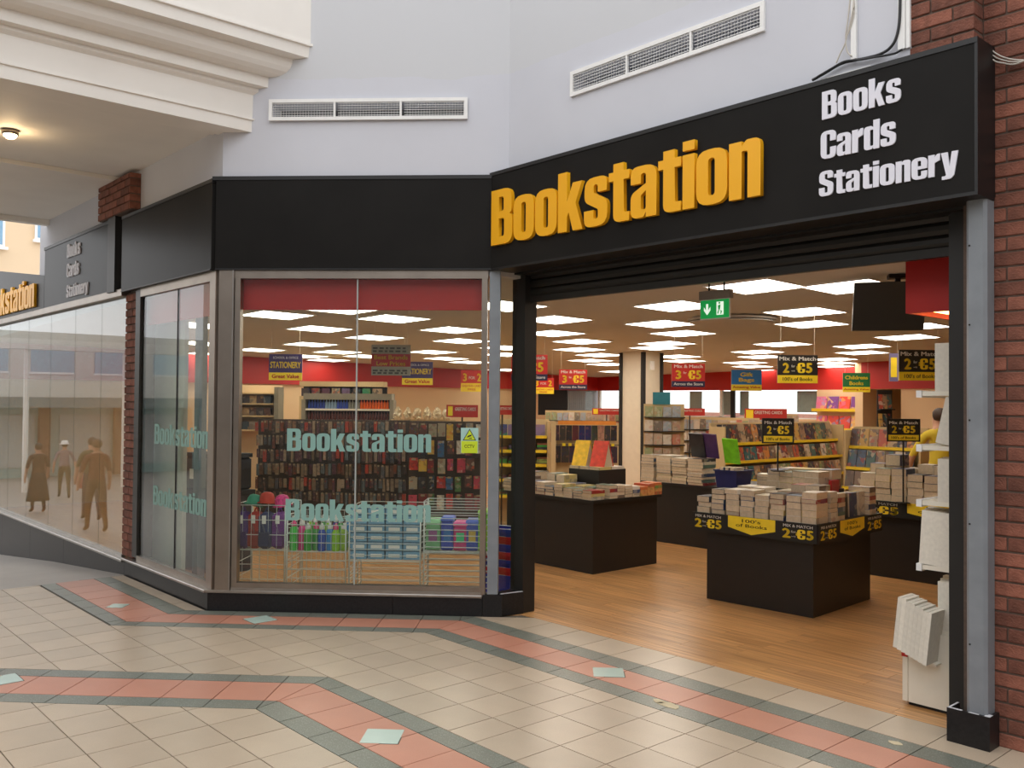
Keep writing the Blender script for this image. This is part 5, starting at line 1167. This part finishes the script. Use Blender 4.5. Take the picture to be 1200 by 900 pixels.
for k, (sx, c_, nm) in enumerate(((0.12, (80, 50, 120), 'violet'), (0.22, (170, 50, 40), 'red'), (0.32, (50, 60, 100), 'navy'), (0.43, (110, 50, 130), 'purple'))):
    x, y, _ = bin_pt(sx, 0.47+0.02*(k % 2)); t = empty('school_bag', (x, y, 0.425), R(45), nm+' school bag hanging over the left wire bin', 'bag', 'school bags')
    link('body', box_mesh(0.105, 0.13, 0.31, mat(nm+'_bag', c_, 0.6, var=0.15, scale=20), 0.03), t); link('pocket', box_mesh(0.09, 0.03, 0.13, mat(nm+'_pocket', tuple(int(q*0.8) for q in c_), 0.6), 0.012), t, (0, -0.075, 0.02)); tubes('carry_loop', [smooth_line([(-0.02, 0, 0.30), (0, 0, 0.345), (0.02, 0, 0.30)])], 0.006, mat(nm+'_bag', c_), t)
    tubes('strap', [smooth_line([(-0.03, -0.06, 0.26), (0, -0.085, 0.18), (0.03, -0.06, 0.06)])], 0.008, mat(nm+'_strap', tuple(q//2+60 for q in c_), 0.6), t); B('swing_tag', -0.015, 0.02, -0.09, -0.088, 0.22, 0.29, M_prw, t)
M_dot = mat('spotted_pink', (230, 60, 130), 0.6, var=0.5, scale=50)
for k, (sx, c_, nm) in enumerate(((0.16, (60, 150, 120), 'green'), (0.28, (196, 60, 40), 'orange'), (0.42, (226, 60, 130), 'spotted pink'))):
    x, y, _ = bin_pt(sx, 0.58); vv, ff = lathe_geo([(0.084, 0.0), (0.086, 0.006), (0.064, 0.014), (0.062, 0.055), (0.05, 0.085), (0.025, 0.098), (0.002, 0.10)], 16)
    tag(link('hat', mesh('hat', vv, ff, M_dot if k == 2 else mat(nm+'_hat', c_, 0.6), smooth=True), None, (x, y, 0.775+0.02*(k % 2)), 0, (R(-14+9*k), R(10-8*k), R(45))), nm+' hat piled on top of the left wire bin', 'hat')
# nested shopping baskets beside the door frame
M_bb, M_br = mat('blue_basket', (24, 50, 170), 0.35), mat('red_basket', (200, 30, 40), 0.35)
for k in range(7):
    t = empty('shopping_basket', (-0.61, 0.28, 0.0+k*0.066), R(20), ('blue' if k % 2 == 0 else 'red')+' shopping basket nested in the pile beside the door frame', 'basket', 'nested shopping baskets'); m = M_bb if k % 2 == 0 else M_br
    a, b, c_, d_ = 0.14, 0.11, 0.11, 0.085; h = 0.20
    vv = [(-c_, -d_, 0.01), (c_, -d_, 0.01), (c_, d_, 0.01), (-c_, d_, 0.01), (-a, -b, h), (a, -b, h), (a, b, h), (-a, b, h)]
    link('body', mesh('body', vv, [QF[0], QF[2], QF[3], QF[4], QF[5]], m), t); boxes('rim', [(-a-.012, a+.012, -b-.012, -b+.004, h-.028, h), (-a-.012, a+.012, b-.004, b+.012, h-.028, h), (-a-.012, -a+.004, -b, b, h-.028, h), (a-.004, a+.012, -b, b, h-.028, h)], m, t)
    tubes('handle', [[(-a, 0.02*s, h-0.005), (-a*0.6, s*b*0.9, h-0.002), (a*0.6, s*b*0.9, h-0.002), (a, 0.02*s, h-0.005)] for s in (-1, 1)], 0.005, M_wire, t)
# pale board and dark armchair like stand behind the side window
tag(B('display_board', -4.34, -2.98, -1.62, -1.58, 0, 2.45, M_panelw), 'pale board standing behind the side window', 'board')
tag(B('display_board', -3.02, -2.90, -1.50, -1.43, 0, 2.5, mat('teal_grey_board', (84, 96, 98), 0.5)), 'slim grey green board behind the side window', 'board')
hb = empty('printer_stand', (-3.35, -1.12, 0), R(10), 'black stand with a printer box behind the side window', 'stand')
B('plinth', -0.30, 0.30, -0.2, 0.2, 0, 0.75, mat('dark_plinth', (60, 56, 58), 0.6), hb); B('tray', -0.33, 0.33, -0.24, 0.22, 0.75, 0.80, M_dark, hb); B('printer', -0.28, 0.28, -0.18, 0.2, 0.80, 1.12, mat('dark_plastic', (40, 40, 44), 0.35), hb, 0.02); B('paper', -0.2, 0.0, -0.184, -0.18, 0.9, 1.0, M_prw, hb); B('lid', -0.30, 0.30, -0.2, 0.2, 1.12, 1.16, M_dark, hb)

# ---------------------------------------------------------------- cables and trunking
def wp_(u, v, y=-0.235): q = py(u, v, y); return (q.x, q.y, q.z)
ct = empty('cable_trunking', wp_(1000, 68), 0, 'white plastic trunking rising from the sign', 'trunking')
def loc_(t, pts): return [tuple(Vector(p)-t.location) for p in pts]
def strip_box(t, name, u0, u1, v0, v1, m, y0=-0.24, y1=-0.222):
    a, b = py(u0, v0, y0), py(u1, v1, y0); l = t.location; B(name, a.x-l.x, b.x-l.x, y0-l.y, y1-l.y, b.z-l.z, max(a.z, 6.0)-l.z, m, t)
strip_box(ct, 'channel', 997, 1003, -10, 68, M_whitep)
ct2 = empty('cable_trunking', wp_(1058, 62), 0, 'wide white trunking beside the brick pier', 'trunking')
strip_box(ct2, 'channel', 1052, 1060.5, -10, 56, M_whitep); strip_box(ct2, 'channel', 1061.5, 1066, -10, 55, M_whitep)
M_cab = mat('black_cable', (34, 34, 36), 0.5); M_cabw = mat('pale_cable', (196, 190, 180), 0.5)
def cable(name, uv, r_, m, label, y=-0.243):
    pts = smooth_line([wp_(u, v, y) for u, v in uv]); o = Vector(pts[0]); t = tubes(name, [[tuple(Vector(p)-o) for p in pts]], r_, m, None, tuple(o)); return tag(t, label, 'cable')
cable('cable', [(1055, -8), (1054, 25), (1050, 45), (1042, 57), (1030, 64), (1015, 68), (1000, 71), (985, 75), (968, 85), (952, 94)], 0.008, M_cab, 'thick black cable curving down onto the sign beside the trunking')
cable('cable', [(1057, 58), (1047, 63), (1025, 67), (1008, 70), (990, 72), (975, 80), (958, 90)], 0.006, M_cab, 'black cable lying along the top of the sign', -0.255)
cable('cable', [(1001, -8), (999, 15), (993, 40), (990, 52), (984, 64), (980, 74)], 0.004, M_cabw, 'pale cable hanging down the lilac wall to the sign')
cable('cable', [(997, -8), (994, 20), (991, 45), (993, 60), (998, 66)], 0.004, M_cabw, 'thin pale cable crossing the white trunking')
cable('cable', [(1000, -8), (1001, 12), (998, 28), (991, 46)], 0.0035, M_cabw, 'short pale cable tied to the others')
tag(boxes('plaster_patch', [(py(964, 88, -0.225).x, py(1020, 72, -0.225).x, -0.226, -0.219, 3.50, 3.56)], M_whitep), 'white bare patch on the wall above the sign', 'patch')
for k, (dv, r_) in enumerate(((0, 0.004), (5, 0.0035), (10, 0.004))):
    pts = [py(1155, 50+dv, -0.14), py(1165, 61+dv, -0.14), py(1176, 67+dv*0.7, -0.14), py(1190, 70+dv*0.5, -0.14), py(1215, 70-dv*0.4, -0.14), py(1260, 60, -0.14)]
    ps = smooth_line(pts); o = Vector(ps[0]); tag(tubes('cable', [[tuple(Vector(p)-o) for p in ps]], r_, M_cabw, None, tuple(o)), ('upper', 'middle', 'lower')[k]+' pale cable running from the sign end across the brick', 'cable')

# ---------------------------------------------------------------- people
def skin_body(verts, edges, radii, root, subdiv=2):
    me = bpy.data.meshes.new('body'); me.from_pydata(verts, edges, []); ob = bpy.data.objects.new('body', me); COL.objects.link(ob)
    ob.modifiers.new('skin', 'SKIN').use_smooth_shade = True
    sv = me.skin_vertices[0].data
    for i, r_ in enumerate(radii): sv[i].radius = r_ if isinstance(r_, tuple) else (r_, r_); sv[i].use_root = (i == root)
    s = ob.modifiers.new('sub', 'SUBSURF'); s.levels = subdiv; s.render_levels = subdiv
    return to_mesh(ob)
def person(loc, rz, label, top, legs, hair, skin, height=1.7, stride=0.0, stoop=0.0, arms=((0, 0), (0, 0)), skirt=False, sleeve=0.5, bag=None):
    """local -y is the way the person faces"""
    V, E_, Rr = [], [], []
    def add(p, r_, par=None):
        V.append(tuple(p)); Rr.append(r_)
        if par is not None: E_.append((par, len(V)-1))
        return len(V)-1
    st = lambda z, y: -math.sin(stoop)*(z-0.95)+y
    pel = add((0, 0, 0.95), (0.15, 0.115)); wa = add((0, st(1.08, 0), 1.08), (0.135, 0.10), pel); ch = add((0, st(1.27, -0.01), 1.27), (0.155, 0.11), wa); sh0 = add((0, st(1.40, 0.01), 1.40), (0.12, 0.085), ch)
    ne = add((0, st(1.48, 0), 1.48), 0.055, sh0); h1 = add((0, st(1.545, -0.02), 1.545), (0.072, 0.085), ne); h2 = add((0, st(1.62, -0.015), 1.62), (0.078, 0.098), h1); add((0, st(1.675, -0.005), 1.675), (0.055, 0.07), h2)
    no = add((0, st(1.585, -0.11), 1.58), 0.018, h1)
    for s, ph in ((-1, stride), (1, -stride)):
        hp = add((0.095*s, 0, 0.88), 0.095, pel); kn = add((0.10*s, -math.sin(ph)*0.42-0.02, 0.50), 0.062, hp); an = add((0.105*s, -math.sin(ph)*0.80+0.03, 0.085+max(0, -math.sin(ph))*0.08), 0.042, kn); add((0.115*s, -math.sin(ph)*0.80-0.11, 0.035), 0.035, an)
    for s, (fw_, out) in ((-1, arms[0]), (1, arms[1])):
        so_ = add((0.175*s, st(1.385, 0.01), 1.385), 0.062, sh0); el = add((so_and(s, out), st(1.385, 0)-0.28*math.sin(fw_*0.5), 1.385-0.28*math.cos(fw_*0.5)), 0.045, so_); ex_, ey, ez = V[el]
        wr_ = add((ex_+0.02*s, ey-0.25*math.sin(fw_), ez-0.25*math.cos(fw_)), 0.032, el); wx, wy, wz = V[wr_]; dx, dy = -math.sin(fw_), -math.cos(fw_)
        pa = add((wx, wy+dx*0.06, wz+dy*0.06), 0.034, wr_)
        for q in range(4): add((wx+0.0, wy-0.03+q*0.02+dx*(0.13-0.008*abs(q-1)), wz+dy*(0.14-0.01*abs(q-1))), 0.009, pa)
        add((wx-0.02*s, wy-0.055+dx*0.06, wz+dy*0.07), 0.010, pa)
    me = skin_body(V, E_, Rr, pel); k = height/1.70
    t = empty('person', loc, rz, label, 'person'); t.scale = (k, k, k)
    mt, ml, ms, mh = top, legs, skin, hair; me.materials.clear()
    for m in (mt, ml, ms, M_dark): me.materials.append(m)
    for p in me.polygons:
        c = p.center; arm = abs(c.x) > 0.20 and c.z > 0.6; i = 0
        if c.z > 1.455 and not arm: i = 2
        elif c.z < 0.10: i = 3
        elif c.z < 0.98 and not (arm and c.z > 0.62): i = 1
        if arm and c.z < 1.385-sleeve*0.55: i = 2
        p.material_index = i; p.use_smooth = True
    link('body', me, t)
    vv, ff = ellipsoid(0, st(1.63, 0.014), 1.632, 0.090, 0.112, 0.094, 16, 12); y0 = st(1.63, 0); vv = [(x*q, y0+(y-y0)*q, z) for x, y, z in vv for q in ((0.72 if (z < 1.655 and y < y0-0.02) or z < 1.56 else 1.0),)]; link('hair', mesh('hair', vv, ff, mh, smooth=True), t)
    if skirt:
        a, b = lathe_geo([(0.13, 1.0), (0.19, 0.85), (0.25, 0.45), (0.27, 0.30), (0.25, 0.30)], 16); link('skirt', mesh('skirt', [(x, y*0.8, z) for x, y, z in a], b, legs, smooth=True), t)
    return t
def so_and(s, out): return s*(0.21+0.20*math.sin(out))
M_skin = mat('skin_tone', (196, 146, 120), 0.55, var=0.04); M_hairb = mat('brown_hair', (62, 44, 34), 0.6, var=0.2, scale=40); M_haird = mat('dark_hair', (34, 28, 26), 0.6, var=0.2, scale=40)
M_ytop = mat('yellow_top', (214, 186, 52), 0.8, var=0.06, scale=8); M_jean = mat('dark_jeans', (40, 46, 66), 0.8)
p = at(1103, 490, 11.0)
person((p.x, p.y, 0), R(50+180-10), 'person in a yellow top seen from behind the white shelves', M_ytop, M_jean, M_hairb, M_skin, 1.64, 0.05, 0.10, ((0.5, 0.5), (0.4, 0.6)))
# shoppers walking on the ramp, seen mirrored in the long window
person((-18.6, -4.85, ramp_z(-18.6)), R(-95), 'person in a dark brown coat walking on the ramp', mat('brown_coat', (66, 44, 38), 0.8), mat('dark_skirt', (34, 30, 34), 0.8), M_haird, M_skin, 1.66, 0.12, 0.05, ((0.2, 0.2), (0.5, 0.3)), skirt=True)
hm = person((-24.6, -7.1, ramp_z(-24.6)), R(-80), 'person in a white sun hat carrying a pink shopping bag', mat('grey_mauve_shirt', (140, 124, 130), 0.8), mat('olive_trousers', (84, 80, 60), 0.8), M_haird, M_skin, 1.72, 0.35, 0.04, ((0.3, 0.3), (-0.4, 0.4)))
a, b = lathe_geo([(0.16, 1.64), (0.165, 1.65), (0.10, 1.665), (0.095, 1.73), (0.06, 1.755), (0.01, 1.757)], 16); link('sun_hat', mesh('sun_hat', a, b, M_whitep, smooth=True), hm)
sb = empty('shopping_bag', (-24.3, -7.5, ramp_z(-24.3)+0.30), 0, 'pink plastic shopping bag carried on the ramp', 'bag'); vv, ff = ellipsoid(0, 0, 0.2, 0.14, 0.16, 0.22, 10, 8); link('body', mesh('body', vv, ff, mat('pink_bag', (200, 110, 100), 0.4), smooth=True), sb); tubes('handle', [smooth_line([(-0.06, 0, 0.38), (0, 0, 0.56), (0.06, 0, 0.38)])], 0.01, mat('pink_bag', (200, 110, 100)), sb)
person((-12.0, -4.15, ramp_z(-12.0)), R(-90), 'person in a dark red top near the shop window on the ramp', mat('dark_red_top', (96, 40, 36), 0.8), mat('brown_trousers', (70, 54, 44), 0.8), M_hairb, M_skin, 1.68, 0.25, 0.03, ((0.4, 0.2), (0.3, 0.2)))
person((-14.9, -4.95, ramp_z(-14.9)), R(-85), 'person in an olive jacket walking behind the red top', mat('olive_jacket', (84, 84, 60), 0.8), M_jean, M_haird, M_skin, 1.74, 0.28, 0.03, ((0.3, 0.3), (0.5, 0.2)))

# ---------------------------------------------------------------- the rest of the mall and the street at the end of the ramp
M_m1 = mat('mall_wall_cream', (206, 198, 184), 0.7, var=0.04, scale=1); M_m2 = mat('mall_wall_grey', (150, 150, 152), 0.6, var=0.05, scale=1); M_teal = mat('teal_shopfront', (92, 132, 136), 0.4, var=0.06, scale=1)
tag(boxes('wall_south', [(0.5, 16, -16, -15.6, 0, 7.5)], M_m2), 'far grey wall across the mall', 'wall', kind='structure')
tag(boxes('wall_east', [(15.6, 16, -15.6, 0.2, 0, 7.5)], M_m1), 'cream wall at the closed end of the mall', 'wall', kind='structure')
tag(boxes('wall_north', [(5.5, 16, -0.10, 0.2, 0, 7.5)], M_m2), 'grey mall wall continuing past the brick', 'wall', kind='structure')
tag(boxes('wall_ramp', [(-26, 0.5, -16, -12.0, -1.8, 6.0)], M_m1), 'cream shop fronts along the other side of the ramp', 'wall', kind='structure')
def shopfront(x0, x1, y, z0, label, m):
    t = empty('opposite_shop', ((x0+x1)/2, y, z0), 0, label, 'shop front'); w = x1-x0
    B('fascia', -w/2, w/2, 0, 0.12, 2.9, 3.7, m, t); B('stall_riser', -w/2, w/2, 0, 0.10, 0, 0.45, M_granite, t); B('inner_wall', -w/2, w/2, -0.02, 0.0, 0.45, 2.9, M_m2, t)
    for k in range(4): B('pane', -w/2+k*w/4+0.04, -w/2+(k+1)*w/4-0.04, 0.03, 0.04, 0.5, 2.85, M_glass, t)
    for k in range(5): B('mullion', -w/2+k*w/4-0.03, -w/2+k*w/4+0.03, 0.0, 0.08, 0.45, 2.9, M_steel, t)
shopfront(-8, -2, -11.94, -0.8, 'grey shop front opposite the long window', M_m2); shopfront(-16, -9, -11.94, -1.4, 'teal shop front further down the ramp', M_teal)
# street end, mirrored in the long window
se = empty('street_building', (-34, -9, -1.6), R(90), 'pale street building with blue windows at the end of the ramp', 'building')
B('wall', -9, 9, 0, 3, 3.2, 5.9, mat('pale_render', (214, 212, 206), 0.7), se); B('canopy', -9, 2.0, -1.4, 0, 2.9, 3.3, mat('grey_canopy', (120, 132, 132), 0.5), se); B('ground_floor', -9, 9, 0.4, 3, 0, 3.2, mat('teal_ground_floor', (150, 176, 174), 0.5), se)
for k in range(7): w_ = B('window', -8.2+k*2.4, -6.6+k*2.4, -0.03, 0.02, 4.3, 5.5, mat('pale_window', (176, 196, 206), 0.15), se); B('frame', -0.83, 0.83, -0.03, 0.0, -0.08, 0.0, M_whitep, w_)
for k in range(6): B('shop_window', -8.4+k*2.9, -6.4+k*2.9, 0.36, 0.4, 0.5, 2.6, mat('shop_window_pale', (176, 182, 182), 0.2), se); 
for k in range(7): B('pillar', -8.9+k*2.9, -8.5+k*2.9, 0.1, 0.4, 0, 2.9, mat('brown_pillar', (120, 84, 68), 0.6), se)
B('sign_board', 3.2, 7.2, -0.12, 0.0, 3.3, 4.0, mat('slate_sign', (84, 100, 112), 0.5), se)
for k in range(5): B('light_post', -7.5+k*3.2, -7.36+k*3.2, -6, -5.86, 0, 5.0, M_whitep, se)
B('beam', -9, 9, -6.1, -5.8, 4.9, 5.25, M_whitep, se)
cb_ = empty('cream_building', (-17.0, 3.5, -1.0), R(90), 'cream rendered building beyond the ramp with white windows', 'building')
M_cr = mat('warm_cream_render', (226, 200, 166), 0.75, var=0.06, scale=0.6)
B('wall', -5.2, 6, 0, 4, 0, 9.5, M_cr, cb_)
for u0, v0, u1, v1 in ((-40, 225, 5, 290), (41, 240, 66, 284)):
    a, b = pxx(u0, v0, -17.0), pxx(u1, v1, -17.0); w_ = B('window', a.y-3.5, b.y-3.5, -0.06, 0.02, b.z+1, a.z+1, M_whitep, cb_); wd = (b.y-a.y)
    B('pane', -wd/2+0.05, wd/2-0.05, -0.045, -0.04, 0.05, a.z-b.z-0.05, mat('sky_window', (130, 168, 196), 0.15), w_); B('sill', -wd/2-0.05, wd/2+0.05, -0.12, -0.03, -0.06, 0.0, M_whitep, w_)
tag(boxes('wall_outer', [(-10.5, -10.35, -1.9, 12, -1, 3.5)], M_m2), 'outer end wall of the shop', 'wall', kind='structure')
